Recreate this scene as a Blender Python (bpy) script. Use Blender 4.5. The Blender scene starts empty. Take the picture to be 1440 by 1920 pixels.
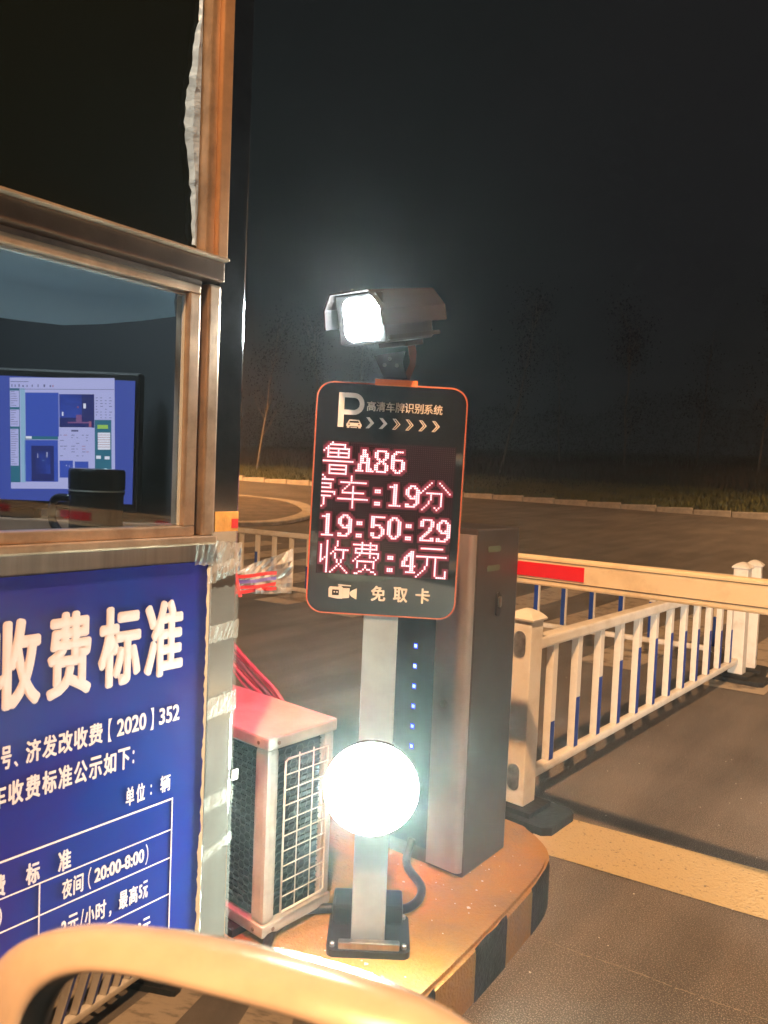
import bpy, bmesh, math, random
from mathutils import Vector, Matrix
random.seed(7)
R = math.radians
scene = bpy.context.scene
C = scene.collection

# ------------------------------------------------------------------ camera
YAW, PITCH, ROLL = R(37.4), R(-2.8), R(2.35)
fwd = Vector((-math.sin(YAW)*math.cos(PITCH), math.cos(YAW)*math.cos(PITCH), math.sin(PITCH)))
r0 = Vector((math.cos(YAW), math.sin(YAW), 0)); u0 = r0.cross(fwd)
rr = r0*math.cos(ROLL)+u0*math.sin(ROLL); uu = u0*math.cos(ROLL)-r0*math.sin(ROLL)
cam_d = bpy.data.cameras.new('camera'); cam = bpy.data.objects.new('camera', cam_d); C.objects.link(cam)
m4 = Matrix((rr, uu, -fwd)).transposed().to_4x4(); m4.translation = Vector((0, 0, 1.35))
cam.matrix_world = m4
cam_d.sensor_fit = 'VERTICAL'; cam_d.sensor_height = 36; cam_d.lens = 36*1450/1920
cam_d.clip_start = 0.02; cam_d.clip_end = 1000
cam_d.dof.use_dof = True; cam_d.dof.focus_distance = 2.3; cam_d.dof.aperture_fstop = 9
scene.camera = cam

# ------------------------------------------------------------------ night sky
world = bpy.data.worlds.new('World'); scene.world = world; world.use_nodes = True
nt = world.node_tree; nt.nodes.clear()
wo = nt.nodes.new('ShaderNodeOutputWorld'); bg = nt.nodes.new('ShaderNodeBackground')
tc = nt.nodes.new('ShaderNodeTexCoord'); nz = nt.nodes.new('ShaderNodeTexNoise'); nz.inputs['Scale'].default_value = 1.3; nz.inputs['Detail'].default_value = 3
cr = nt.nodes.new('ShaderNodeValToRGB')
cr.color_ramp.elements[0].position = .3; cr.color_ramp.elements[0].color = (.0052, .0090, .0092, 1)
cr.color_ramp.elements[1].position = .7; cr.color_ramp.elements[1].color = (.0110, .0106, .0120, 1)
nt.links.new(tc.outputs['Generated'], nz.inputs['Vector']); nt.links.new(nz.outputs['Fac'], cr.inputs['Fac'])
nt.links.new(cr.outputs['Color'], bg.inputs['Color']); nt.links.new(bg.outputs[0], wo.inputs['Surface'])
bg.inputs['Strength'].default_value = 1.0

scene.view_settings.view_transform = 'Standard'; scene.view_settings.look = 'None'
scene.view_settings.exposure = 0; scene.view_settings.gamma = 1
scene.view_settings.use_curve_mapping = False
scene.cycles.use_denoising = True
scene.cycles.sample_clamp_indirect = 4
scene.cycles.max_bounces = 8; scene.cycles.volume_bounces = 0
scene.cycles.volume_step_rate = 4

SODIUM = (1.0, .55, .25); COOL = (.88, 1.0, .97)
P_SODIUM = 5600; P_FAR = 17000; E_LAMP = 300; P_HEAD = 60; HAZE = .0075

# ------------------------------------------------------------------ helpers
def mat(name, col, rough=.6, metal=0, var=0, vscale=20, bump=0, bscale=60, col2=None, emit=None, es=0,
        trans=0, alpha=1, coat=0, rvar=0, ior=1.45, stretch=None, thr=(.35, .65)):
    m = bpy.data.materials.new(name); m.use_nodes = True
    n = m.node_tree; b = n.nodes['Principled BSDF']; L = n.links
    b.inputs['Base Color'].default_value = (*col, 1); b.inputs['Roughness'].default_value = rough
    b.inputs['Metallic'].default_value = metal; b.inputs['IOR'].default_value = ior
    b.inputs['Transmission Weight'].default_value = trans; b.inputs['Alpha'].default_value = alpha
    b.inputs['Coat Weight'].default_value = coat
    co = n.nodes.new('ShaderNodeTexCoord'); src = co.outputs['Object']
    if stretch:
        mp = n.nodes.new('ShaderNodeMapping'); mp.inputs['Scale'].default_value = stretch
        L.new(src, mp.inputs[0]); src = mp.outputs[0]
    if var or col2:
        t = n.nodes.new('ShaderNodeTexNoise'); t.inputs['Scale'].default_value = vscale; t.inputs['Detail'].default_value = 6
        t.inputs['Roughness'].default_value = .65
        L.new(src, t.inputs['Vector'])
        rp = n.nodes.new('ShaderNodeValToRGB'); e = rp.color_ramp.elements
        e[0].position, e[1].position = thr
        a = col; c2 = col2 or tuple(min(1, c*(1+var)) for c in col)
        if not col2: a = tuple(c*(1-var) for c in col)
        e[0].color = (*a, 1); e[1].color = (*c2, 1)
        L.new(t.outputs['Fac'], rp.inputs['Fac']); L.new(rp.outputs['Color'], b.inputs['Base Color'])
        if rvar:
            mr = n.nodes.new('ShaderNodeMapRange'); mr.inputs['To Min'].default_value = max(0, rough-rvar); mr.inputs['To Max'].default_value = min(1, rough+rvar)
            L.new(t.outputs['Fac'], mr.inputs['Value']); L.new(mr.outputs[0], b.inputs['Roughness'])
    if bump:
        t2 = n.nodes.new('ShaderNodeTexNoise'); t2.inputs['Scale'].default_value = bscale; t2.inputs['Detail'].default_value = 5
        bp = n.nodes.new('ShaderNodeBump'); bp.inputs['Strength'].default_value = bump; bp.inputs['Distance'].default_value = .01
        L.new(src, t2.inputs['Vector']); L.new(t2.outputs['Fac'], bp.inputs['Height']); L.new(bp.outputs[0], b.inputs['Normal'])
    if emit:
        b.inputs['Emission Color'].default_value = (*emit, 1); b.inputs['Emission Strength'].default_value = es
    return m

def emis(name, c, s): return mat(name, (.01, .01, .01), .4, emit=c, es=s)
def obj(name, bm, m=None, parent=None, smooth=False, label=None):
    me = bpy.data.meshes.new(name)
    if isinstance(bm, bmesh.types.BMesh):
        bm.to_mesh(me); bm.free()
    else: me = bm
    for x in (m if isinstance(m, (list, tuple)) else [m] if m else []): me.materials.append(x)
    if smooth:
        me.polygons.foreach_set('use_smooth', [True]*len(me.polygons))
    o = bpy.data.objects.new(name, me); C.objects.link(o)
    if parent: o.parent = parent
    if label: o['label'] = label
    return o
def thing(name, label, cat, loc=(0, 0, 0), rz=0, group=None):
    o = bpy.data.objects.new(name, None); o.empty_display_size = .1; C.objects.link(o)
    o.location = loc; o.rotation_euler = (0, 0, rz); o['label'] = label; o['category'] = cat
    if group: o['group'] = group
    return o
def tag(o, label, cat, group=None):
    o['label'] = label; o['category'] = cat
    if group: o['group'] = group
    return o
def struct(o): o['kind'] = 'structure'; return o
def stuff(o): o['kind'] = 'stuff'; return o
def NB(): return bmesh.new()
def box(bm, x0, x1, y0, y1, z0, z1, bev=0, mi=0, M=None):
    n0 = len(bm.faces)
    r = bmesh.ops.create_cube(bm, size=1)
    v = r['verts']
    for q in v:
        q.co = Vector(((x0+x1)/2+q.co.x*(x1-x0), (y0+y1)/2+q.co.y*(y1-y0), (z0+z1)/2+q.co.z*(z1-z0)))
    if bev:
        es = list({e for q in v for e in q.link_edges})
        rb = bmesh.ops.bevel(bm, geom=es, offset=bev, segments=2, affect='EDGES', profile=.6)
        v = list({q for f in rb['faces'] for q in f.verts})
        fs = {f for q in v for f in q.link_faces}
    else: fs = {f for q in v for f in q.link_faces}
    vs = {q for f in fs for q in f.verts}
    if M is not None: bmesh.ops.transform(bm, matrix=M, verts=list(vs))
    for f in fs: f.material_index = mi
    return bm
def bx(*a, **k): return box(NB(), *a, **k)
def prism(bm, pts, d0, d1, axis='z', mi=0):
    """pts 2D polygon extruded from d0 to d1 along axis"""
    def P(p, d):
        if axis == 'z': return (p[0], p[1], d)
        if axis == 'x': return (d, p[0], p[1])
        return (p[0], d, p[1])
    a = [bm.verts.new(P(p, d0)) for p in pts]; b = [bm.verts.new(P(p, d1)) for p in pts]
    fs = [bm.faces.new(a), bm.faces.new(b[::-1])]
    n = len(pts)
    for i in range(n): fs.append(bm.faces.new((a[i], b[i], b[(i+1) % n], a[(i+1) % n])))
    for f in fs: f.material_index = mi
    bmesh.ops.recalc_face_normals(bm, faces=bm.faces[:])
    return bm
def tube(bm, pts, r, n=8, mi=0, r2=None):
    pts = [Vector(p) for p in pts]; rings = []
    for i, p in enumerate(pts):
        d = (pts[min(i+1, len(pts)-1)]-pts[max(i-1, 0)]).normalized()
        up = Vector((0, 0, 1)) if abs(d.z) < .9 else Vector((1, 0, 0))
        s = d.cross(up).normalized(); t = s.cross(d)
        rad = r if r2 is None else r+(r2-r)*i/(len(pts)-1)
        rings.append([bm.verts.new(p+(s*math.cos(2*math.pi*k/n)+t*math.sin(2*math.pi*k/n))*rad) for k in range(n)])
    fs = []
    for a, b in zip(rings, rings[1:]):
        for k in range(n): fs.append(bm.faces.new((a[k], a[(k+1) % n], b[(k+1) % n], b[k])))
    fs.append(bm.faces.new(rings[0][::-1])); fs.append(bm.faces.new(rings[-1]))
    for f in fs: f.material_index = mi
    return bm
def lathe(bm, prof, n=24, mi=0, M=None):
    rings = []; new = []
    for (r, z) in prof:
        ring = [bm.verts.new((r*math.cos(2*math.pi*k/n), r*math.sin(2*math.pi*k/n), z)) for k in range(n)]
        rings.append(ring); new += ring
    for a, b in zip(rings, rings[1:]):
        for k in range(n): bm.faces.new((a[k], a[(k+1) % n], b[(k+1) % n], b[k])).material_index = mi
    bm.faces.new(rings[0][::-1]).material_index = mi; bm.faces.new(rings[-1]).material_index = mi
    if M is not None: bmesh.ops.transform(bm, matrix=M, verts=new)
    return bm
def spline(pts, k=8):
    out = []; P = [Vector(p) for p in pts]; P = [P[0]*2-P[1]]+P+[P[-1]*2-P[-2]]
    for i in range(1, len(P)-2):
        for j in range(k):
            t = j/k; a, b, c, d = P[i-1:i+3]
            out.append(.5*((2*b)+(c-a)*t+(2*a-5*b+4*c-d)*t*t+(3*b-a-3*c+d)*t**3))
    out.append(P[-2]); return out
def rrect(w, h, r, n=8, cx=0, cy=0):
    pts = []
    for sx, sy, a0 in ((1, 1, 0), (-1, 1, 90), (-1, -1, 180), (1, -1, 270)):
        for i in range(n+1):
            a = R(a0+90*i/n); pts.append((cx+sx*(w/2-r)+r*math.cos(a), cy+sy*(h/2-r)+r*math.sin(a)))
    return pts
def text_mesh(s, bold=0):
    c = bpy.data.curves.new('lettering', 'FONT'); c.body = s; c.offset = bold; c.resolution_u = 4
    o = bpy.data.objects.new('lettering_source', c); C.objects.link(o)
    bpy.context.view_layer.update()
    me = bpy.data.meshes.new_from_object(o.evaluated_get(bpy.context.evaluated_depsgraph_get()))
    bpy.data.objects.remove(o); bpy.data.curves.remove(c)
    me.materials.clear(); return me
def put_text(s, x0, x1, y0, y1, P, m, parent, bold=0, name='lettering', heavy=0):
    """text fitted to the rectangle x0..x1, y0..y1 of the plane given by P(x, y[, lift]) -> 3D; heavy = extra stroke weight in metres"""
    me = text_mesh(s, bold); vs = [v.co.copy() for v in me.vertices]
    ax, bx_ = min(v.x for v in vs), max(v.x for v in vs); ay, by = min(v.y for v in vs), max(v.y for v in vs)
    fl = [list(p.vertices) for p in me.polygons]; bpy.data.meshes.remove(me)
    nc = 14 if heavy > .003 else 6
    sh = [(0, 0)]+([] if not heavy else [(heavy*math.cos(2*math.pi*q/nc), heavy*math.sin(2*math.pi*q/nc)) for q in range(nc)])+([] if heavy < .003 else [(heavy*.5*math.cos(2*math.pi*q/7), heavy*.5*math.sin(2*math.pi*q/7)) for q in range(7)])
    V = []; Fc = []
    for k, (dx, dy) in enumerate(sh):
        b = len(V)
        for v in vs: V.append(P(x0+heavy+(v.x-ax)/(bx_-ax)*(x1-x0-2*heavy)+dx, y0+heavy+(v.y-ay)/(by-ay)*(y1-y0-2*heavy)+dy, k*.00005))
        Fc += [[b+i for i in f] for f in fl]
    me = bpy.data.meshes.new(name); me.from_pydata(V, [], Fc)
    return obj(name, me, m, parent)
def W(o, M):
    o.matrix_basis = M; return o
def fs2w(s, t):      # distance ahead of the viewpoint and to its right -> ground coordinates
    return (-math.sin(YAW)*s+math.cos(YAW)*t, math.cos(YAW)*s+math.sin(YAW)*t)
def copy_tree(o, parent=None):
    c = o.copy(); C.objects.link(c); c.parent = parent
    for ch in list(o.children): copy_tree(ch, c)
    return c

# ------------------------------------------------------------------ ground height (gentle rise away from the gate)
def sm(x, a, b):
    t = min(1, max(0, (x-a)/(b-a))); return t*t*(3-2*t)
def kerb_y(x): return 20.3+(x+22.8)*.172
def H(x, y):
    s = -math.sin(YAW)*x+math.cos(YAW)*y
    h = .042*(max(0, s-9) if s > 10 else .5*max(0, s-8)**2)
    if s > 32: h = .042*23+.01*(s-32)
    return h

def make_ground(name, m, xr, yr, nx, ny, dz=0, cond=None, hf=H):
    bm = NB(); g = {}
    def key(i, j):
        if (i, j) not in g:
            x = xr(i/nx); y = yr(j/ny)
            g[(i, j)] = bm.verts.new((x, y, hf(x, y)+dz))
        return g[(i, j)]
    for i in range(nx):
        for j in range(ny):
            bm.faces.new((key(i, j), key(i+1, j), key(i+1, j+1), key(i, j+1)))
    return struct(obj(name, bm, m, smooth=True))

def asphalt(name, base, speck, warm=1):
    m = mat(name, base, .85); n = m.node_tree; L = n.links; b = n.nodes['Principled BSDF']
    co = n.nodes.new('ShaderNodeTexCoord')
    t1 = n.nodes.new('ShaderNodeTexNoise'); t1.inputs['Scale'].default_value = 1.1; t1.inputs['Detail'].default_value = 7
    t2 = n.nodes.new('ShaderNodeTexVoronoi'); t2.inputs['Scale'].default_value = 230
    t3 = n.nodes.new('ShaderNodeTexNoise'); t3.inputs['Scale'].default_value = 260; t3.inputs['Detail'].default_value = 3
    for t in (t1, t2, t3): L.new(co.outputs['Object'], t.inputs['Vector'])
    mp = n.nodes.new('ShaderNodeMapping'); mp.inputs['Scale'].default_value = (2.6, .35, 1); mp.inputs['Rotation'].default_value = (0, 0, .06)
    t4 = n.nodes.new('ShaderNodeTexNoise'); t4.inputs['Scale'].default_value = 1.6; t4.inputs['Detail'].default_value = 5
    L.new(co.outputs['Object'], mp.inputs[0]); L.new(mp.outputs[0], t4.inputs['Vector'])
    r4 = n.nodes.new('ShaderNodeMapRange'); r4.inputs['From Min'].default_value = .38; r4.inputs['From Max'].default_value = .6; r4.inputs['To Min'].default_value = .78; r4.inputs['To Max'].default_value = 1.08
    L.new(t4.outputs['Fac'], r4.inputs['Value'])
    mm = n.nodes.new('ShaderNodeVectorMath'); mm.operation = 'SCALE'
    r1 = n.nodes.new('ShaderNodeValToRGB'); e = r1.color_ramp.elements
    e[0].position = .3; e[1].position = .72; e[0].color = (*[c*.62 for c in base], 1); e[1].color = (*[c*1.35 for c in base], 1)
    L.new(t1.outputs['Fac'], r1.inputs['Fac'])
    r2 = n.nodes.new('ShaderNodeValToRGB'); e = r2.color_ramp.elements
    e[0].position = .53; e[1].position = .64; e[0].color = (0, 0, 0, 1); e[1].color = (1, 1, 1, 1)
    L.new(t3.outputs['Fac'], r2.inputs['Fac'])
    mx = n.nodes.new('ShaderNodeMix'); mx.data_type = 'RGBA'
    mx.inputs['B'].default_value = (*speck, 1)
    L.new(r2.outputs['Color'], mx.inputs['Factor']); L.new(r1.outputs['Color'], mx.inputs['A']); L.new(mx.outputs['Result'], mm.inputs[0]); L.new(r4.outputs[0], mm.inputs['Scale']); L.new(mm.outputs[0], b.inputs['Base Color'])
    bp = n.nodes.new('ShaderNodeBump'); bp.inputs['Strength'].default_value = .9; bp.inputs['Distance'].default_value = .004
    ad = n.nodes.new('ShaderNodeMath'); ad.operation = 'ADD'
    L.new(t2.outputs['Distance'], ad.inputs[0]); L.new(t3.outputs['Fac'], ad.inputs[1]); L.new(ad.outputs[0], bp.inputs['Height'])
    L.new(bp.outputs[0], b.inputs['Normal'])
    return m
M_road = asphalt('asphalt', (.125, .108, .095), (.34, .29, .25))
M_verge = mat('verge_soil', (.035, .04, .015), .95, var=.5, vscale=3)
M_kerb = mat('kerb_stone', (.54, .48, .42), .85, var=.25, vscale=6, bump=.3)
def worn(name, paint, under, scale=9, lo=.36, hi=.46, rough=.75):
    m = mat(name, under, rough, col2=paint, vscale=scale, thr=(lo, hi), bump=.75, bscale=110); return m
M_paint = worn('road_paint', (.50, .39, .22), (.17, .14, .11), 70, .30, .42)
M_zebra = worn('zebra_paint', (.42, .35, .27), (.12, .10, .085), 7, .3, .5)
M_yel = worn('yellow_concrete', (.36, .185, .045), (.22, .155, .085), 5, .28, .60, .8)
M_blk = mat('black_paint', (.018, .018, .02), .65, var=.5, vscale=25, bump=.4, bscale=90)
M_white = mat('white_enamel', (.60, .54, .46), .40, col2=(.74, .69, .62), vscale=9, rvar=.12, thr=(.30, .52), bump=.12, bscale=40)
M_blue = mat('blue_reflective_film', (.01, .05, .32), .35)
M_rubber = mat('rubber', (.018, .018, .018), .75, var=.3, vscale=30, bump=.4)
M_steel = mat('brushed_steel', (.42, .40, .38), .32, 1, var=.18, vscale=30, rvar=.12, stretch=(1, 1, .05))
M_mirrorsteel = mat('polished_steel', (.45, .45, .47), .13, 1, var=.15, vscale=6, rvar=.06)
M_alu = mat('aluminium_frame', (.55, .41, .30), .34, .75, var=.22, vscale=14, rvar=.12)
M_alu_d = mat('aluminium_groove', (.20, .15, .12), .45, .6, var=.3, vscale=16)
M_black = mat('black_plastic', (.012, .012, .013), .35)
M_gloss = mat('black_acrylic', (.012, .013, .016), .05, coat=.3, ior=1.9)

# ------------------------------------------------------------------ ground and roads
make_ground('road', M_road, lambda u: -60+u*130, lambda v: -25+v*110, 130, 110)
make_ground('ground', M_verge, lambda u: -400+u*800, lambda v: -400+v*800, 8, 8, dz=-1.2, hf=lambda x, y: 0)
# verge behind the far kerb: kerb stones are pieces
def verge_h(x, y):
    d = y-kerb_y(x)
    return H(x, y)+.13+.045*max(0, d)+.18*sm(d, 5, 9)
bm = NB(); nx, ny = 120, 26
vv = [[None]*(ny+1) for _ in range(nx+1)]
for i in range(nx+1):
    x = -60+i*1.0
    for j in range(ny+1):
        y = kerb_y(x)+.17+(j/ny)**1.6*70
        vv[i][j] = bm.verts.new((x, y, verge_h(x, y)+random.uniform(-.02, .02)))
for i in range(nx):
    for j in range(ny): bm.faces.new((vv[i][j], vv[i+1][j], vv[i+1][j+1], vv[i][j+1]))
struct(obj('verge', bm, M_verge, smooth=True))
kerb = struct(thing('kerb', 'far kerb', 'kerb')); del kerb['label']; del kerb['category']
km = bx(-.495, .495, -.16, .0, -.25, 0, bev=.02); kme = bpy.data.meshes.new('kerb_stone'); km.to_mesh(kme); km.free(); kme.materials.append(M_kerb)
for i in range(44):
    x = -34+i*1.0; y = kerb_y(x)+.16
    o = bpy.data.objects.new('kerb_stone', kme); C.objects.link(o); o.parent = kerb
    o.location = (x, y, H(x, y)+.16+random.uniform(-.012, .012)); o.rotation_euler = (0, -.0255, .17+random.uniform(-.01, .01)); o.scale = (1, 1, 1.0)

def patch(name, pts, m, dz):
    """thin sheet lying on the ground, subdivided so that it follows the rise"""
    bm = NB(); f = bm.faces.new([bm.verts.new((x, y, 0)) for x, y in pts])
    if len(pts) == 4: bmesh.ops.subdivide_edges(bm, edges=bm.edges[:], cuts=5, use_grid_fill=True)
    for v in bm.verts: v.co.z = H(v.co.x, v.co.y)+dz
    return struct(obj(name, bm, m))
patch('road_marking', [(-1.30, 2.885), (1.5, 3.21), (1.5, 2.865), (-1.24, 2.545)], M_paint, .004)
for i in range(14):
    x = -9.37+.88*i
    patch('crosswalk_stripe', [(x, 5.5), (x+.42, 5.53), (x+.44, 9.0), (x+.02, 9.0)], M_zebra, .004)
for i in range(8):
    x = -2.6+.62*i
    patch('crosswalk_stripe', [(x, -5.2), (x+.30, -5.2), (x+.30, -2.6), (x, -2.6)], M_zebra, .004)
M_dust = mat('dust', (.30, .25, .19), .95, var=.3, vscale=30)
# dusty crack line across the lane
bm = NB(); prev = None; yy = 2.07
for i in range(230):
    x = -.94+i*.009; yy += .095*.009+random.uniform(-.0022, .0022)+.3*(2.07+.095*(x+.94)-yy)*.1; w = random.uniform(.0003, .0028)
    a, b = bm.verts.new((x, yy-w, .003)), bm.verts.new((x, yy+w, .003))
    if prev and random.random() > .12: bm.faces.new((prev[0], a, b, prev[1]))
    prev = (a, b)
for i in range(900):
    x = -.94+random.random()*2.0; y = 2.07+.095*(x+.94)+random.gauss(.015, .035); r = random.uniform(.0008, .0022); a = random.uniform(0, 6)
    bm.faces.new([bm.verts.new((x+r*math.cos(a+k*2.1), y+r*math.sin(a+k*2.1)*.8, .0031+i*1e-7)) for k in range(3)])
obj('road_crack', bm, M_dust)['kind'] = 'structure'

# round-nosed dirt island on the far side (left of the sign)
ring = [(-24, 13.0), (-20.5, 14.4), (-16.6, 14.7), (-15.0, 14.75), (-13.9, 14.3), (-12.6, 13.3), (-11.9, 12.4), (-11.45, 11.5), (-11.3, 10.7), (-11.9, 9.8), (-13.5, 9.0), (-17, 8.0), (-24, 7.2)]
sp = [(p.x, p.y) for p in spline([(x, y, 0) for x, y in ring], 5)]
M_dirt = mat('dirt', (.15, .115, .085), .95, var=.4, vscale=2.5, bump=.8, bscale=12)
bm = NB(); cen = (-18, 11.2)
o1 = [bm.verts.new((x, y, H(x, y)+.04)) for x, y in sp]; c0 = bm.verts.new((*cen, H(*cen)+.08))
for a, b in zip(o1, o1[1:]+o1[:1]): bm.faces.new((a, b, c0))
bmesh.ops.recalc_face_normals(bm, faces=bm.faces[:])
struct(obj('dirt_island', bm, M_dirt, smooth=True))
bm = NB(); rg = []
for i, (x, y) in enumerate(sp):
    d = Vector((x-cen[0], y-cen[1])).normalized(); w = .38
    h = H(x, y)
    rg.append([bm.verts.new((x+d.x*a, y+d.y*a, h+z)) for a, z in ((w, -.05), (w, .045), (w-.03, .06), (0, .06), (0, -.05))])
for a, b in zip(rg, rg[1:]):
    for k in range(4): bm.faces.new((a[k], a[k+1], b[k+1], b[k]))
bmesh.ops.recalc_face_normals(bm, faces=bm.faces[:])
struct(obj('kerb_ring', bm, M_kerb))

# ------------------------------------------------------------------ the island of the toll booth
isl = [(-.915, -1.8), (-.92, 0), (-.935, 1.3), (-.95, 1.75), (-.97, 2.05), (-.995, 2.22), (-1.05, 2.33), (-1.14, 2.40), (-1.26, 2.43), (-1.9, 2.44), (-2.5, 2.40), (-2.75, 2.2), (-2.8, 1.8), (-2.8, -1.8)]
so = [(p.x, p.y) for p in spline([(x, y, 0) for x, y in isl[1:13]], 6)]
so = [isl[0]]+so+[isl[-1]]
bm = NB(); prism(bm, so, -.02, .15)
top_edges = [e for e in bm.edges if all(abs(v.co.z-.15) < 1e-4 for v in e.verts)]
bmesh.ops.bevel(bm, geom=top_edges, offset=.012, segments=2, affect='EDGES')
island = struct(obj('traffic_island', bm, M_yel))
# black painted blocks on its kerb face
def arc(pts):
    L = [0]
    for a, b in zip(pts, pts[1:]): L.append(L[-1]+math.dist(a, b))
    return L
al = arc(so)
def at_len(s):
    for i in range(len(al)-1):
        if al[i+1] >= s:
            t = (s-al[i])/(al[i+1]-al[i]); a, b = Vector(so[i]), Vector(so[i+1])
            d = (b-a).normalized(); return a.lerp(b, t), Vector((d.y, -d.x))
def len_at_y(y):
    for i in range(len(so)-1):
        if so[i+1][1] >= y: return al[i]+(y-so[i][1])/(so[i+1][1]-so[i][1])*(al[i+1]-al[i])
spans = [(len_at_y(1.70), len_at_y(1.885)), (len_at_y(2.065), len_at_y(2.065)+.19), (len_at_y(1.32), len_at_y(1.50)), (len_at_y(.92), len_at_y(1.1)), (len_at_y(2.065)+.4, len_at_y(2.065)+.6)]
for k in range(5): spans.append((len_at_y(.5-.4*k), len_at_y(.5-.4*k)+.19))
for a, b in spans:
    bm = NB(); prev = None
    for i in range(7):
        p, n = at_len(a+(b-a)*i/6); q = p+n*.003
        js = random.uniform(-.004, .004)
        cur = [bm.verts.new((q.x, q.y, .001)), bm.verts.new((q.x, q.y, .135+js)), bm.verts.new((q.x-n.x*.004, q.y-n.y*.004, .148+js))]
        if prev:
            for k in range(2): bm.faces.new((prev[k], cur[k], cur[k+1], prev[k+1]))
        prev = cur
    bmesh.ops.recalc_face_normals(bm, faces=bm.faces[:])
    struct(obj('kerb_paint_block', bm, M_blk))

# small litter, stones and leaf bits on the road and island
M_lit = mat('litter', (.62, .58, .50), .8)
bm = NB()
for i in range(420):
    if i < 330: x, y, z = random.uniform(-2.6, 1.2), random.uniform(1.2, 6.5), .003
    else: x, y, z = random.uniform(-1.35, -1.0), random.uniform(1.2, 2.2), .153
    if i < 330 and x < -.9 and y < 2.5: continue
    r = random.uniform(.0013, .0034)*(1.8 if random.random() < .06 else 1)
    v = [bm.verts.new((x+r*math.cos(a)*random.uniform(.6, 1.6), y+r*math.sin(a)*random.uniform(.6, 1.4), z)) for a in (0, 1.3, 2.9, 4.4)]
    t = bm.verts.new((x, y, z+r*.7))
    for k in range(4): bm.faces.new((v[k], v[(k+1) % 4], t))
lt = stuff(obj('litter', bm, M_lit)); tag(lt, 'tiny pale stones and leaf bits scattered on the asphalt and island', 'litter')

# ------------------------------------------------------------------ verge plants
def blades(name, n, xr, dr, hmin, hmax, w, m, label, seed):
    rnd = random.Random(seed); V = []; Fc = []
    for _ in range(n):
        x = rnd.uniform(*xr); d = rnd.uniform(*dr); y = kerb_y(x)+.2+d
        if rnd.random() > .35+.65*abs(math.sin(x*.7+d*1.3)+.3*math.sin(x*2.3)): continue
        z = verge_h(x, y); h = rnd.uniform(hmin, hmax)*(.6+.4*abs(math.sin(x*.9+d))); a = rnd.uniform(0, 6.28); ww = w*rnd.uniform(.6, 1.5)
        dx, dy = math.cos(a)*ww, math.sin(a)*ww; lx, ly = rnd.uniform(-.3, .3)*h, rnd.uniform(-.3, .3)*h
        i = len(V); V += [(x-dx, y-dy, z-.02), (x+dx, y+dy, z-.02), (x+lx, y+ly, z+h)]; Fc.append((i, i+1, i+2))
    me = bpy.data.meshes.new(name); me.from_pydata(V, [], Fc)
    o = obj(name, me, m); stuff(o); tag(o, label, 'grass'); return o
M_gr = mat('grass_blades', (.07, .085, .02), .9, col2=(.14, .13, .04), vscale=1.2)
M_wd = mat('weed_leaves', (.028, .034, .018), .9, col2=(.075, .045, .025), vscale=.9)
blades('grass', 42000, (-34, 6), (0, 6.5), .06, .2, .03, M_gr, 'short mown grass strip along the far kerb', 3)
blades('weeds', 34000, (-36, 8), (6.0, 12), .25, .85, .035, M_wd, 'tall dark weeds at the back of the verge', 5)
def tuft(x, y):
    bm = NB()
    for _ in range(90):
        a = random.uniform(0, 6.28); r = random.uniform(0, .35); h = random.uniform(.08, .22)
        px, py = x+r*math.cos(a)*1.6, y+r*math.sin(a); z = H(px, py)+.05
        v = [bm.verts.new((px-.03, py, z)), bm.verts.new((px+.03, py, z)), bm.verts.new((px+random.uniform(-.1, .1), py, z+h))]
        bm.faces.new(v)
    o = stuff(obj('weed_tuft', bm, M_wd)); tag(o, 'dark weed tuft growing on the round-nosed dirt island', 'plant')
tuft(-14.9, 12.6)

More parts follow.
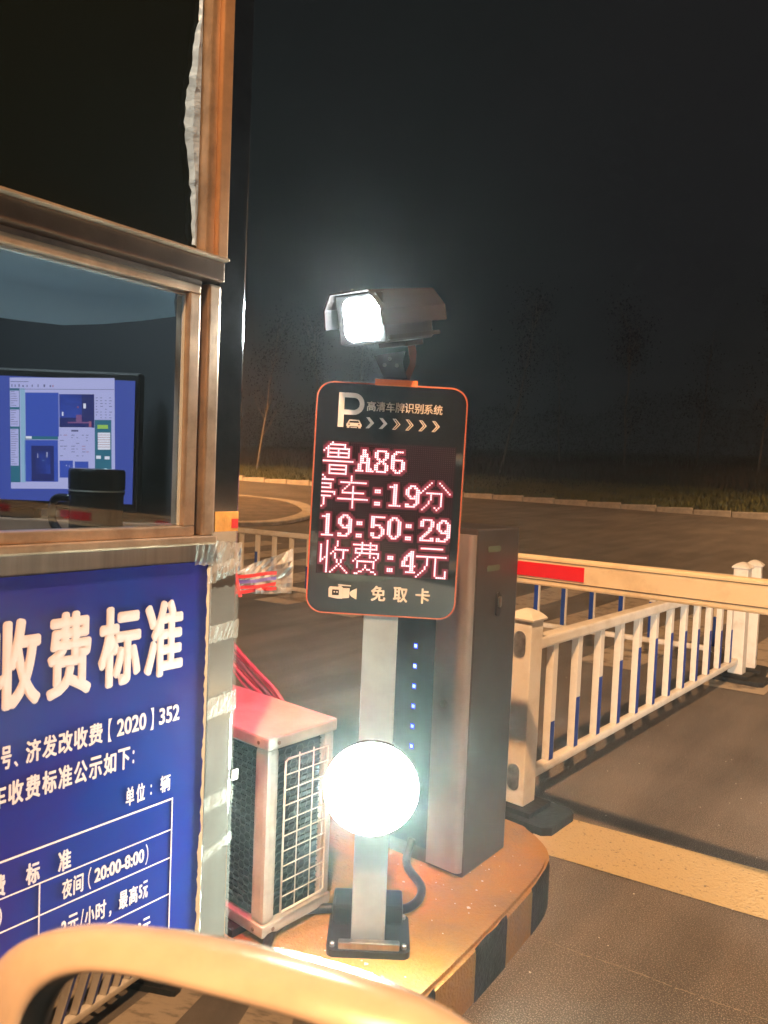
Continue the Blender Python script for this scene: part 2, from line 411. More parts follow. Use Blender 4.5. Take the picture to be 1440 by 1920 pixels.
M_bark = mat('pale_bark', (.33, .29, .26), .9, var=.35, vscale=8, stretch=(3, 3, .4))
M_leaf = mat('dark_leaves', (.010, .015, .018), .95, col2=(.018, .022, .024), vscale=2)
def tree(px, s, hgt, lean, label, dens=1.0, seed=0):
    rnd = random.Random(seed); t = (px-720)/1450*s; x, y = fs2w(s, t); z = verge_h(x, y)-.1
    T = thing('bare_tree', label, 'tree', (x, y, z), 0, 'thin trees behind the verge')
    bm = NB(); r = .055
    trunk = [Vector((lean*k*.35+rnd.uniform(-.05, .05), rnd.uniform(-.05, .05), hgt*k/7)) for k in range(8)]
    tube(bm, trunk, r, 6, r2=.012)
    obj('trunk', bm, M_bark, T, smooth=True)
    bm = NB(); tips = []
    for b in range(int(13*dens)):
        k = rnd.uniform(.22, .98); i = min(6, int(k*7)); p = trunk[i].lerp(trunk[i+1], k*7-i)
        a = rnd.uniform(0, 6.28); L = rnd.uniform(.6, 1.7)*(1.15-k*.5)
        q = p+Vector((math.cos(a)*L*.45, math.sin(a)*L*.45, L*.8)); mid = p.lerp(q, .5)+Vector((math.cos(a), math.sin(a), 0))*.08
        tube(bm, [p, mid, q], .018, 4, r2=.005); tips += [mid, q, p.lerp(q, .8)]
        for _ in range(2):
            e = q+Vector((rnd.uniform(-.5, .5), rnd.uniform(-.5, .5), rnd.uniform(.1, .6))); tube(bm, [mid.lerp(q, rnd.random()), e], .008, 3, r2=.003); tips.append(e)
    stuff(obj('limb', bm, M_bark, T))
    V = []; Fc = []
    for tp in tips:
        for _ in range(int(26*dens)):
            c = tp+Vector((rnd.gauss(0, .33), rnd.gauss(0, .33), rnd.gauss(0, .33))); u = Vector((rnd.gauss(0, 1), rnd.gauss(0, 1), rnd.gauss(0, 1))).normalized(); w = u.cross(Vector((.3, .2, .9))).normalized()
            i = len(V); sz = rnd.uniform(.03, .07); V += [c-u*sz, c+w*sz*.5, c+u*sz, c-w*sz*.5]; Fc.append((i, i+1, i+2, i+3))
    me = bpy.data.meshes.new('crown'); me.from_pydata(V, [], Fc); obj('crown', me, M_leaf, T)
tree(478, 34, 6.6, .5, 'slender tree just right of the steel booth column', 1.0, 1)
tree(598, 36, 6.8, -.3, 'thin tree rising just left of the plate camera lamp', 1.0, 2)
tree(655, 40, 6.5, .2, 'faint thin tree directly behind the plate camera', .8, 3)
tree(935, 33, 6.9, .6, 'leaning forked tree nearest the right side of the lit sign', 1.0, 4)
tree(1163, 33, 6.5, 0, 'straight pale trunk standing alone above the barrier arm', 1.1, 5)
tree(1413, 31, 7.0, .3, 'twin-stemmed tree at the right end of the verge', 1.0, 6)
tree(1045, 43, 7.2, -.2, 'faint far tree between the leaning tree and the straight trunk', .9, 8)
tree(1300, 42, 7.5, .2, 'faint far tree between the straight trunk and the twin-stemmed tree', .9, 9)
x, y = fs2w(21.2, 11.05)
wp = obj('marker_post', bx(x-.07, x+.07, y-.07, y+.07, H(x, y)-.05, H(x, y)+.75, bev=.01), M_white); tag(wp, 'short white post by the far kerb at the right edge', 'post')

# dense dark woods far behind the verge
V = []; Fc = []; rnd = random.Random(11)
for _ in range(60000):
    s = rnd.uniform(48, 60); px = rnd.uniform(-400, 1900); t = (px-720)/1450*s; x, y = fs2w(s, t)
    top = 8.5+2.2*math.sin(px*.006)+1.2*math.sin(px*.021+1)+.7*math.sin(px*.05)
    z = verge_h(x, y)+rnd.random()**1.3*top*.42
    u = Vector((rnd.gauss(0, 1), rnd.gauss(0, 1), rnd.gauss(0, 1))).normalized(); w = u.cross(Vector((.3, .2, .9))).normalized(); sz = rnd.uniform(.045, .11)
    c = Vector((x, y, z)); i = len(V); V += [c-u*sz, c+w*sz*.5, c+u*sz, c-w*sz*.5]; Fc.append((i, i+1, i+2, i+3))
me = bpy.data.meshes.new('woods'); me.from_pydata(V, [], Fc)
wd = stuff(obj('woods', me, M_leaf)); tag(wd, 'black mass of far woods behind the verge', 'woods')

# ------------------------------------------------------------------ toll booth
FX = -1.2
booth = thing('toll_booth', 'steel toll booth with a taped blue fee notice under its window', 'toll booth', (0, 0, 0))
Y0, Y1 = -1.4, 1.07
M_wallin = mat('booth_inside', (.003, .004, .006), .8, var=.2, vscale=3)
M_panel = mat('booth_panel', (.46, .45, .44), .5, .3, var=.15, vscale=5)
obj('wall', bx(FX-.045, FX, Y0, 1.004, .15, 1.2), M_steel, booth, label='steel wall below the window')
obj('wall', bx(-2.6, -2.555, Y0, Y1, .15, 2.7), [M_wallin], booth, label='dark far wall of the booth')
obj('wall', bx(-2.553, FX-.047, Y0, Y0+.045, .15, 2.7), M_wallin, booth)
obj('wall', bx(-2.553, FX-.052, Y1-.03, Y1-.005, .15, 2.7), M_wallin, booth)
obj('roof', bx(-2.75, FX+.18, Y0-.15, Y1+.15, 2.7, 2.85, bev=.02), M_panel, booth)
obj('column', bx(FX-.05, FX+.004, 1.006, 1.075, .15, 2.7, bev=.004), M_mirrorsteel, booth, label='polished steel corner column')
# orange light mirrored in the column, painted as a flat patch with red edge
M_orange = mat('orange_reflection', (.75, .36, .08), .6, var=.2, vscale=20, bump=.3, bscale=30)
M_red = mat('red_edge', (.65, .03, .03), .5)
st = obj('reflection', bx(FX+.004, FX+.006, 1.012, 1.073, 1.222, 1.262), M_orange, booth, label='painted orange sticker on the column')
obj('reflection_edge', bx(FX+.0062, FX+.0068, 1.055, 1.072, 1.228, 1.247), M_red, st)
# window sill, frames, glass
obj('sill', bx(FX-.06, FX+.028, -1.0, 1.0, 1.2, 1.216, bev=.004), M_alu, booth)
w = obj('window', bx(FX-.03, FX+.012, -.95, .957, 1.2165, 1.236, bev=.003), M_alu, booth, label='lower sliding window with the lit monitor behind it')
obj('frame', bx(FX-.03, FX+.012, .931, .957, 1.2365, 1.675, bev=.003), M_alu, w)
obj('frame', bx(FX-.03, FX+.012, -.95, .957, 1.6755, 1.692, bev=.003), M_alu, w)
obj('jamb_groove', bx(FX-.05, FX-.008, .9575, .972, 1.2165, 1.70), M_alu_d, w)
obj('jamb', bx(FX-.05, FX+.016, .9725, 1.003, 1.2165, 1.70, bev=.005), M_alu, booth)
obj('head_groove', bx(FX-.05, FX-.006, -1.0, .972, 1.6925, 1.706), M_alu_d, booth)
M_beam = mat('bronze_beam', (.16, .10, .07), .38, .7, var=.2, vscale=8, rvar=.1)
obj('beam', bx(FX-.05, FX+.022, -1.1, 1.005, 1.7065, 1.744, bev=.003), M_beam, booth)
obj('ledge', bx(FX-.05, FX+.036, -1.1, 1.005, 1.7445, 1.750, bev=.002), M_alu, booth, label='thin lit ledge over the beam')
w2 = obj('window', bx(FX-.03, FX+.02, .957, .978, 1.7505, 2.62, bev=.003), M_alu, booth, label='dark upper window')
obj('jamb', bx(FX-.03, FX+.03, .9785, 1.004, 1.7505, 2.69, bev=.003), mat('bronze_jamb', (.45, .27, .15), .35, .6, var=.2, vscale=10), booth)
M_glass = mat('window_glass', (.9, .95, .95), .02, trans=1, ior=1.45)
M_tint = mat('tinted_glass', (.004, .006, .005), .04, ior=1.5)
obj('pane', bx(FX-.012, FX-.008, -.95, .93, 1.2365, 1.675), M_glass, w)
obj('pane', bx(FX-.012, FX-.006, -.95, .956, 1.7505, 2.62), M_tint, w2)
# bright bead round the lower pane
M_bead = mat('bright_bead', (.8, .85, .85), .2, .5)
obj('glazing_bead', bx(FX-.006, FX+.001, -.95, .927, 1.6695, 1.6725), M_bead, w)
obj('glazing_bead', bx(FX-.006, FX+.001, .9275, .930, 1.237, 1.672), M_bead, w)
# peeling pale strip at the edge of the upper pane
bm = NB(); prev = None; z = 1.765
prof = {1.765: .012, 1.83: .016, 1.9: .022, 1.95: .034, 2.0: .036, 2.05: .030, 2.1: .022, 2.15: .016, 2.2: .010, 2.28: .004}
ks = sorted(prof)
while z < 2.28:
    for a, b in zip(ks, ks[1:]):
        if a <= z <= b: wd_ = prof[a]+(prof[b]-prof[a])*(z-a)/(b-a)
    wd_ += random.uniform(-.0025, .0025)
    cur = [bm.verts.new((FX+.001+random.uniform(0, .003), .951-wd_, z)), bm.verts.new((FX+.004+random.uniform(0, .002), .951-wd_*.5, z)), bm.verts.new((FX-.002, .954, z))]
    if prev:
        for k in range(2): bm.faces.new((prev[k], prev[k+1], cur[k+1], cur[k]))
    prev = cur; z += .012
obj('sealing_strip', bm, mat('peeling_film', (.30, .48, .80), .35, bump=.6, bscale=25), w2, label='peeling pale strip at the window edge')
# clear tape and film wrapped round the lower column and sill
def tape_mat(name, a, rough=.18):
    m = mat(name, (.85, .84, .80), rough, alpha=a, bump=.8, bscale=18); return m
M_tape = tape_mat('clear_tape', .22); M_tape2 = tape_mat('wrinkled_tape', .30, .25); M_film = mat('smooth_film', (.7, .7, .66), .25, alpha=.16)
def wrap(z0, z1, slope, m, y0=1.003, y1=1.0785, off=.003, jag=.002, name='tape', cr=1):
    bm = NB(); prev = None; n = 16
    for i in range(n+1):
        y = y0+(y1-y0)*i/n; dz = slope*(y-y0)
        cur = [bm.verts.new((FX+.006+off+random.uniform(0, .0018*cr), y, z0+dz+random.uniform(-jag, jag)))]
        for q in (.35, .65): cur.append(bm.verts.new((FX+.006+off+random.uniform(0, .003*cr), y, z0+(z1-z0)*q+dz)))
        cur.append(bm.verts.new((FX+.006+off+random.uniform(0, .0018*cr), y, z1+dz+random.uniform(-jag, jag))))
        if prev:
            for k in range(3): bm.faces.new((prev[k], prev[k+1], cur[k+1], cur[k]))
        prev = cur
    obj(name, bm, m, booth)
wrap(1.16, 1.21, -.1, M_tape2, .96, 1.079, .006)
wrap(1.118, 1.15, .25, M_tape2, .99, 1.079, .007)
wrap(1.0, 1.035, .05, M_tape2, off=.004, cr=.3); wrap(.845, .885, .12, M_tape2, off=.004, cr=.3)
wrap(.655, .685, .1, M_tape, off=.004, cr=.4); wrap(.555, .575, .25, M_tape, off=.004, cr=.4)
wrap(.16, 1.11, 0, M_film, off=.001, jag=.004, name='film', cr=.12)
# white frayed edge light strip of film at poster edge
bm = NB(); prev = None; z = .3
while z < 1.165:
    wj = .0035+random.uniform(-.002, .002)+(.004 if z < .62 else 0)
    cur = [bm.verts.new((FX+.007, 1.0-wj, z)), bm.verts.new((FX+.0105, 1.0, z)), bm.verts.new((FX+.006, 1.0+wj*.6, z))]
    if prev:
        for k in range(2): bm.faces.new((prev[k], prev[k+1], cur[k+1], cur[k]))
    prev = cur; z += .008
obj('tape', bm, mat('white_tape_edge', (.75, .78, .76), .3), booth, label='bright crinkled tape along the notice edge')
# torn paper tags
obj('tag', bx(FX+.006, FX+.008, 1.077, 1.093, .70, .722), mat('paper', (.8, .8, .78), .7), booth, label='tiny white paper tag')

# inside
M_blind = mat('pale_blind', (.36, .44, .48), .8, var=.08, vscale=3, emit=(.16, .21, .24), es=.0)
bm = NB(); prev = None
for i in range(25):
    y = -.9+1.86*i/24; zb = 1.575+.02*max(0, (y-.60)/.3)+.045*max(0, (y-.72)/.25)**1.3
    cur = [bm.verts.new((FX-.07, y, 1.70)), bm.verts.new((FX-.075, y, (1.70+zb)/2)), bm.verts.new((FX-.07, y, zb))]
    if prev:
        for k in range(2): bm.faces.new((prev[k], prev[k+1], cur[k+1], cur[k]))
    prev = cur
bmesh.ops.solidify(bm, geom=bm.faces[:], thickness=.003)
nb_ = M_blind.node_tree; tb = nb_.nodes.new('ShaderNodeBsdfTranslucent'); tb.inputs['Color'].default_value = (.55, .68, .74, 1); ms = nb_.nodes.new('ShaderNodeMixShader'); ms.inputs[0].default_value = .75
nb_.links.new(nb_.nodes['Principled BSDF'].outputs[0], ms.inputs[1]); nb_.links.new(tb.outputs[0], ms.inputs[2]); nb_.links.new(ms.outputs[0], nb_.nodes['Material Output'].inputs['Surface'])
cl = obj('ceiling_lamp', bx(-1.75, -1.55, -.2, .6, 2.64, 2.66), emis('ceiling_lamp_lit', (.75, .92, 1.0), 105), booth, label='cool white ceiling lamp inside the booth')
obj('lamp_case', bx(-1.77, -1.53, -.22, .62, 2.665, 2.69), M_panel, cl)
obj('blind', bm, M_blind, booth, smooth=True, label='pale blue-grey blind with a curved lower edge')
obj('desk', bx(-2.4, FX-.08, -1.0, 1.0, 1.12, 1.15, bev=.004), mat('desk_top', (.02, .014, .012), .5), booth)

RZ = YAW
def facing(x, y, z, rz=RZ): return Matrix.Translation((x, y, z)) @ Matrix.Rotation(rz, 4, 'Z')   # local: +X right, -Y towards viewer, Z up
mon = thing('monitor', 'lit desktop monitor behind the booth window', 'monitor')
MX = facing(-1.4115, .9694, 1.3938) @ Matrix.Scale(.876, 4); mon.matrix_world = MX
sw, sh = .56, .295
obj('housing', bx(-sw-.012, .012, .004, .04, -sh/2-.02, sh/2+.02, bev=.006), M_black, mon)
obj('stand', bx(-sw/2-.04, -sw/2+.04, .01, .05, -.26, -.16), M_black, mon)
SB = .8
E_blue = emis('screen_blue', (.055, .085, .42), SB)
obj('screen', bx(-sw, 0, .0, .003, -sh/2, sh/2), E_blue, mon)
# software window, drawn from flat coloured fields; coordinates in a 1440-wide enlargement of the screen
def sc(px, py):
    u = (px-963+.03*(py-560))/3.79/1440*1.84; v = -(py-560-.035*(px-500))/3.79/1440*1.84
    return u, v
scr = bpy.data.objects['screen']
cols = dict(w=(.50, .50, .88), b=(.045, .09, .50), d=(.03, .05, .30), g=(.03, .16, .25), c=(.30, .50, .72), t=(.10, .10, .25), y=(.35, .6, .12), r=(.4, .12, .2), h=(.85, .85, 1.0), n=(.02, .025, .16), o=(.22, .09, .25))
EM = {k: emis('screen_'+k, v, SB*1.0) for k, v in cols.items()}; order = list(EM)
def uirects(name, rects, depth):
    bm = NB()
    for (a, b, c, d, k) in rects:
        q = [sc(a, b), sc(c, b), sc(c, d), sc(a, d)]
        f = bm.faces.new([bm.verts.new((u, depth, v)) for u, v in q]); f.material_index = order.index(k)
    bmesh.ops.recalc_face_normals(bm, faces=bm.faces[:])
    obj(name, bm, [EM[k] for k in order], scr)
uirects('program_window', [(90, 120, 832, 905, 'w')], -.0006)
uirects('picture_field', [(200, 225, 436, 535, 'b'), (440, 235, 688, 470, 'n'), (190, 560, 428, 855, 'b'), (195, 533, 430, 556, 'g'), (90, 195, 160, 860, 'g'), (165, 195, 198, 860, 'c'), (690, 415, 808, 775, 'g'),
                          (440, 235, 600, 400, 'b')], -.0012)
ui = [(92, 212, 157, 328, 'w'), (92, 345, 157, 465, 'w'), (92, 482, 150, 742, 'w'), (436, 468, 670, 860, 'w'), (200, 533, 243, 550, 'h'), (712, 505, 800, 625, 'h'), (700, 668, 733, 690, 'h'), (760, 672, 795, 694, 'h'), (710, 450, 785, 478, 'y')]
uirects('panel_field', ui, -.0018)
rnd = random.Random(4); ui = [(440, 704, 535, 825, 'b'), (548, 710, 645, 800, 'b'), (98, 147, 225, 151, 't'), (92, 200, 832, 203, 't')]
for i, xx in enumerate((105, 128, 155, 182, 212, 248, 290, 332, 375, 395)): ui.append((xx, 170+rnd.uniform(-4, 4), xx+rnd.uniform(6, 11), 186, 'r' if i in (9,) else 't'))
for y0_, n_ in ((218, 7), (350, 7), (488, 16)):
    for i in range(n_): ui.append((97, y0_+i*16, 97+rnd.uniform(20, 52), y0_+i*16+3, 't'))
for i in range(8):
    for xx in (700, 732, 765, 795): 
        if rnd.random() < .8: ui.append((xx, 258+i*20, xx+rnd.uniform(8, 20), 262+i*20, 't'))
for yy in (522, 540, 560, 580, 600, 620, 640, 668):
    for xx in (445, 470, 525, 560, 600, 630):
        if rnd.random() < .6: ui.append((xx, yy, xx+rnd.uniform(10, 26), yy+4, 'r' if rnd.random() < .15 else 't'))
ui += [(525, 487, 575, 499, 't')]+[(712, 520+i*17, 800, 523+i*17, 'r') for i in range(6)]
ui += [(240, 600, 400, 850, 'n'), (270, 640, 375, 800, 'b'), (283, 650, 288, 685, 'h'), (349, 645, 354, 682, 'h'), (318, 702, 332, 706, 'c'), (612, 300, 630, 335, 'h'), (460, 360, 470, 388, 'h'), (568, 320, 578, 332, 'r'), (500, 430, 660, 440, 'o'), (560, 380, 600, 432, 'o'), (650, 425, 668, 465, 'r'), (485, 735, 492, 745, 'h'), (503, 738, 512, 748, 'h')]
uirects('screen_print', ui, -.0024)

cup = thing('thermos_cup', 'black lidded thermos cup in front of the monitor', 'cup', (-1.362, .856, 1.148))
M_cup = mat('cup_black', (.03, .032, .036), .18, .7)
obj('body', lathe(NB(), [(.047, 0), (.050, .004), (.050, .138), (.052, .141), (.052, .145), (.049, .148)], 40), M_cup, cup, smooth=False)
obj('lid', lathe(NB(), [(.050, .1485), (.0525, .151), (.0525, .184), (.050, .189), (.036, .190), (.034, .187), (.01, .186)], 40), M_cup, cup)
obj('ring', lathe(NB(), [(.0505, .1452), (.0530, .1458), (.0530, .1474), (.0505, .148)], 40), M_steel, cup, smooth=True)
obj('handle', tube(NB(), spline([(-.055, -.02, .13), (-.10, -.03, .125), (-.105, -.03, .08), (-.058, -.02, .04)], 6), .008, 8), M_cup, cup, smooth=True)
cb = thing('cardboard_box', 'long brown cardboard box with a red band on the booth desk', 'box', (-1.62, .80, 1.151), RZ)
M_card = mat('cardboard', (.20, .12, .08), .8, var=.2, vscale=12)
obj('carton', bx(-.22, .42, 0, .10, 0, .075, bev=.003), M_card, cb); obj('band', bx(-.21, .0, -.002, 0, .01, .05), mat('dark_red', (.16, .015, .02), .6), cb)
pp = obj('paper_sheet', bx(-1.36, -1.24, .50, .70, 1.151, 1.153), mat('paper_green', (.45, .52, .45), .8)); tag(pp, 'pale green paper sheet lying inside the window', 'paper')

# ------------------------------------------------------------------ blue fee notice
M_posterblue = mat('notice_blue', (.005, .034, .31), .22, col2=(.028, .014, .22), vscale=2.2, coat=.3, bump=.15, bscale=8)
M_print = mat('notice_print', (.90, .80, .90), .4)
no = thing('fee_notice', 'blue parking fee notice with white lettering taped to the wall', 'notice')
obj('board', bx(FX+.001, FX+.0055, .10, 1.0, .22, 1.165), M_posterblue, no)
PW = lambda y, z, l=0: Vector((FX+.0068+l, y, z))
def T(s, y0, y1, z0, z1, b=.02): put_text(s, y0, y1, z0, z1, PW, M_print, no, 0, heavy=.0048 if b > .03 and z1-z0 > .1 else .0011 if b > .016 else .0008 if b > .012 else 0)
T('停', .282, .368, .953, 1.098, .035); T('车', .377, .463, .953, 1.098, .035)
T('收', .571, .657, .953, 1.098, .035); T('费', .666, .748, .953, 1.099, .035); T('标', .760, .847, .953, 1.098, .035); T('准', .854, .942, .953, 1.098, .035)
for ch, a, b in (('济', .634, .660), ('发', .662, .688), ('改', .690, .716), ('收', .718, .744), ('费', .746, .773)): T(ch, a, b, .858, .896, .02)
T('号', .594, .611, .858, .896, .02); T('、', .615, .622, .858, .868, .02)
T('【', .784, .791, .856, .898, .0); T('2020', .801, .863, .861, .893, .025); T('】', .872, .879, .856, .898, .0); T('352', .891, .938, .861, .893, .025)
for i, ch in enumerate('车收费标准公示如下'):
    a = .578+i*.0283; T(ch, a, a+.0255, .797, .837, .02)
T('：', .835, .839, .803, .828, .02)
T('单', .823, .841, .726, .761, .015); T('位', .845, .864, .726, .761, .015); T('：', .876, .879, .732, .752, .015); T('辆', .898, .921, .728, .761, .015)
T('费', .583, .605, .653, .690); T('标', .638, .662, .653, .690); T('准', .694, .718, .653, .690)
T('夜', .702, .721, .603, .637, .015); T('间', .723, .742, .603, .637, .015); T('（', .751, .757, .600, .640, 0); T('20:00-8:00', .763, .866, .608, .634, .025); T('）', .869, .875, .600, .640, 0)
T('）', .592, .600, .600, .640, 0)
T('2', .702, .712, .539, .565, .02); T('元', .714, .734, .536, .570, .015); T('/', .737, .744, .536, .570, .01); T('小', .746, .765, .536, .570, .015); T('时', .767, .788, .536, .570, .015); T('，', .794, .799, .533, .544, .015)
T('最', .814, .833, .536, .570, .015); T('高', .835, .854, .536, .570, .015); T('5', .856, .864, .540, .566, .02); T('元', .865, .876, .536, .570, .015)
T('高', .829, .846, .463, .497, .015); T('10', .848, .864, .467, .493, .02); T('元', .866, .884, .463, .497, .015)
bm = NB()
def line(y0, y1, z0, z1): box(bm, FX+.0057, FX+.0066, y0, y1, z0, z1)
line(.2, .9285, .7075, .7105); line(.2, .9265, .6475, .6495); line(.2, .9265, .592, .594); line(.2, .9265, .520, .522); line(.2, .9265, .447, .449)
line(.9265, .9285, .25, .7075); line(.6615, .6635, .25, .6475)
obj('table_rule', bm, M_print, no)

# ------------------------------------------------------------------ outdoor air-conditioner unit
ac = thing('air_conditioner_unit', 'beige outdoor air-conditioner unit with a wire guard beside the booth', 'air conditioner', (-1.358, 1.343, .15), R(-3))
M_acw = mat('ac_enamel', (.42, .37, .33), .5, var=.15, vscale=10)
M_acd = mat('ac_coil', (.02, .045, .05), .5, .3)
AW, AD, AH = .74, .235, .53
obj('lid', bx(-AW-.006, .006, -.006, AD+.006, AH-.03, AH+.004, bev=.006), M_acw, ac)
obj('base_pan', bx(-AW-.004, .004, -.004, AD+.004, .02, .05, bev=.004), M_acw, ac)
for fx in (-.12, -.6): obj('foot', bx(fx-.04, fx+.04, -.03, AD+.03, 0, .0195), M_rubber, ac)
obj('corner_post', bx(-.05, 0, 0, .04, .051, AH-.031, bev=.012), M_acw, ac, label='rounded beige corner post')
obj('corner_post', bx(-.035, 0, AD-.035, AD, .051, AH-.031, bev=.006), M_acw, ac)
obj('corner_post', bx(-AW, -AW+.04, 0, .04, .051, AH-.031, bev=.006), M_acw, ac)
obj('rear_panel', bx(-AW, -.036, AD-.01, AD, .051, AH-.031), M_acw, ac)
obj('coil', bx(-AW+.03, -.018, .018, AD-.012, .051, AH-.031), M_acd, ac)
# fins on both open sides
fin = NB()
for i in range(30):
    z = .07+i*.0148
    box(fin, -AW+.04, -.052, .012, .0178, z, z+.002); box(fin, -.0178, -.012, .042, AD-.036, z, z+.002)
stuff(obj('coil_fins', fin, mat('fin_teal', (.025, .055, .06), .45, .4), ac))
# hexagonal bird mesh in front of coil
hx = NB()
def hexes(P, w, h):
    r = .0135; dx = r*1.5; dy = r*math.sqrt(3)
    i = 0; x = r
    while x < w-r*.2:
        y = (dy/2 if i % 2 else 0)+dy/2
        while y < h:
            for k in (0, 1, 2):
                a, b = R(60*k), R(60*k+60)
                p, q = P(x+r*math.cos(a), y+r*math.sin(a)), P(x+r*math.cos(b), y+r*math.sin(b))
                tube(hx, [p, q], .0015, 3)
            y += dy
        x += dx; i += 1
hexes(lambda u, v: Vector((-AW+.04+u, .009, .055+v)), AW-.095, AH-.10)
hexes(lambda u, v: Vector((-.009, .043+u, .055+v)), AD-.085, AH-.10)
stuff(obj('coil_mesh', hx, mat('mesh_dark', (.07, .105, .105), .45, .4), ac))
# welded wire guard on the lane side
wg = NB(); gy0, gy1, gz0, gz1 = .046, .198, .075, .47
tube(wg, [(.014, gy0, gz0), (.014, gy0+.002, gz1-.005), (.014, gy0+.01, gz1), (.014, gy1, gz1), (.014, gy1, gz0+.006), (.014, gy1-.008, gz0), (.014, gy0, gz0)], .0028, 6)
for k in (1, 2): tube(wg, [(.011, gy0+(gy1-gy0)*k/3, gz0-.008), (.0115, gy0+(gy1-gy0)*k/3+.001, gz1+.008)], .0018, 6)
for k in range(1, 10): tube(wg, [(.0145, gy0-.002, gz0+(gz1-gz0)*k/10), (.016, (gy0+gy1)/2, gz0+(gz1-gz0)*k/10+.001), (.0145, gy1+.002, gz0+(gz1-gz0)*k/10)], .0016, 6)
obj('wire_guard', wg, mat('guard_wire', (.62, .56, .48), .4), ac, smooth=True)
for (xx, yy) in ((.0065, .03), (-.03, -.0065)):
    for z in (AH-.014, .035):
        M = Matrix.Translation((xx, yy, z)) @ (Matrix.Rotation(R(90), 4, 'Y') if xx > 0 else Matrix.Rotation(R(90), 4, 'X'))
        obj('screw', lathe(NB(), [(.005, -.001), (.005, .001), (.003, .0018)], 10, M=M), M_alu_d, ac)
# pink lit cables leading down behind the unit
for i in range(9):
    rd = random.Random(i); o_ = i*.012
    jx = lambda a=.012: rd.uniform(-a, a)
    cpts = [(-2.22, 1.70+o_*.3, 1.02-o_*1.0+jx()), (-2.02, 1.68+jx(), .905-o_*1.0+jx()), (-1.885+jx(.01), 1.66, .815-o_*.9), (-1.76+jx(), 1.66, .735-o_*.8+jx(.008)), (-1.65+jx(), 1.67, .655-o_*.6), (-1.58, 1.69, .50), (-1.56, 1.70, .17)]
    if i == 0: cbl = thing('cable_bundle', 'bundle of red and grey cables dropping behind the air-conditioner unit', 'cables')
    obj('cable', tube(NB(), spline(cpts, 6), .0045 if i % 3 else .007, 6), mat('cable_sheath', (.35, .12, .14) if i % 2 == 0 else (.12, .10, .10), .45), cbl, smooth=True)
# small red signal lamp on the far end of the booth
sig = obj('signal_lamp', lathe(NB(), [(.03, 0), (.045, .01), (.045, .03), (.02, .045)], 20, M=Matrix.Translation((-1.42, 1.066, 1.62)) @ Matrix.Rotation(R(-90), 4, 'X')), emis('signal_red', (1.0, .06, .08), 6), booth, label='red signal lamp on the end wall')
l = bpy.data.lights.new('signal_light', 'SPOT'); l.energy = 120; l.color = (1, .10, .14); l.spot_size = R(64); l.spot_blend = .6; l.shadow_soft_size = .03
o = bpy.data.objects.new('signal_light', l); C.objects.link(o); o.parent = booth; o.location = (-1.42, 1.16, 1.60); o.rotation_euler = (R(15), R(12), 0)
# snack bag hooked on the booth column
bag = thing('plastic_bag', 'clear crinkled bag with red print poking out beside the booth column', 'bag', (FX+.0, 1.10, 1.135), R(52))
M_bag = mat('clear_film', (.8, .78, .75), .15, alpha=.35, bump=.6, bscale=30)
bm = NB(); g = {}
for i in range(13):
    for j in range(9):
        u, v = i/12, j/8
        z = -.025+.055*(v-.5)*(.7+.5*u)+.03*u*v+.012*u
        g[i, j] = bm.verts.new((-.03+.13*u*(1-.12*v*(1-u)), .010*math.sin(u*9+v*4)+random.uniform(-.004, .004), z))
for i in range(12):
    for j in range(8): bm.faces.new((g[i, j], g[i+1, j], g[i+1, j+1], g[i, j+1]))
bmesh.ops.solidify(bm, geom=bm.faces[:], thickness=.0015)
obj('film', bm, M_bag, bag)
M_pink = mat('pink_print', (.85, .10, .12), .45); M_lil = mat('lilac_print', (.35, .3, .7), .5)
for k, (z, mm) in enumerate(((-.034, M_pink), (-.022, M_lil), (-.010, M_pink), (-.042, M_pink))):
    bm = NB(); prev = None
    for i in range(9):
        u = i/8; cur = [bm.verts.new((-.02+.085*u, -.014+.006*math.sin(u*8+k), z+.010*u-.003)), bm.verts.new((-.02+.085*u, -.013+.006*math.sin(u*8+k), z+.010*u+.004))]
        if prev: bm.faces.new((prev[0], cur[0], cur[1], prev[1]))
        prev = cur
    bmesh.ops.solidify(bm, geom=bm.faces[:], thickness=.001)
    obj('stripe', bm, mm, bag)
obj('tie', tube(NB(), [(-.024, -.012, .02), (-.018, -.014, -.01), (-.008, -.014, -.05)], .004, 8), M_pink, bag)
obj('knot', lathe(NB(), [(.003, 0), (.009, .006), (.007, .02), (.002, .032)], 10, M=Matrix.Translation((-.022, -.01, .018))), M_bag, bag)

# ------------------------------------------------------------------ fee display sign on its post
sg = thing('parking_fee_display', 'black post-mounted parking display with red dot-matrix text', 'display sign')
SX, SY = -1.150, 1.512
sg.matrix_world = facing(SX, SY, 0)
M_postg = mat('post_grey_blue', (.32, .35, .38), .45, .3, var=.1, vscale=8)
M_rim = mat('copper_rim', (.60, .16, .09), .35, .4)
SWD, SHT, SZ = .37, .570, 1.284
SB_ = Matrix.Translation((.0, 0, SZ)) @ Matrix.Rotation(R(1.0), 4, 'Y')
def sgo(name, bm, m, par=sg, lab=None, tilt=True):
    if tilt: bmesh.ops.transform(bm, matrix=SB_, verts=bm.verts[:])
    return obj(name, bm, m, par, label=lab)
bm = NB(); prism(bm, rrect(SWD, SHT, .042, 8), .0, .055, axis='y'); sgo('case', bm, M_black)
bm = NB()
po, pi = rrect(SWD, SHT, .042, 10), rrect(SWD-.007, SHT-.007, .0385, 10)
va = [bm.verts.new((x, -.003, z)) for x, z in po]; vb = [bm.verts.new((x, -.0035, z)) for x, z in pi]; vc = [bm.verts.new((x, .012, z)) for x, z in po]
for k in range(len(po)):
    q = (k+1) % len(po); bm.faces.new((va[k], va[q], vb[q], vb[k])); bm.faces.new((va[k], vc[k], vc[q], va[q]))
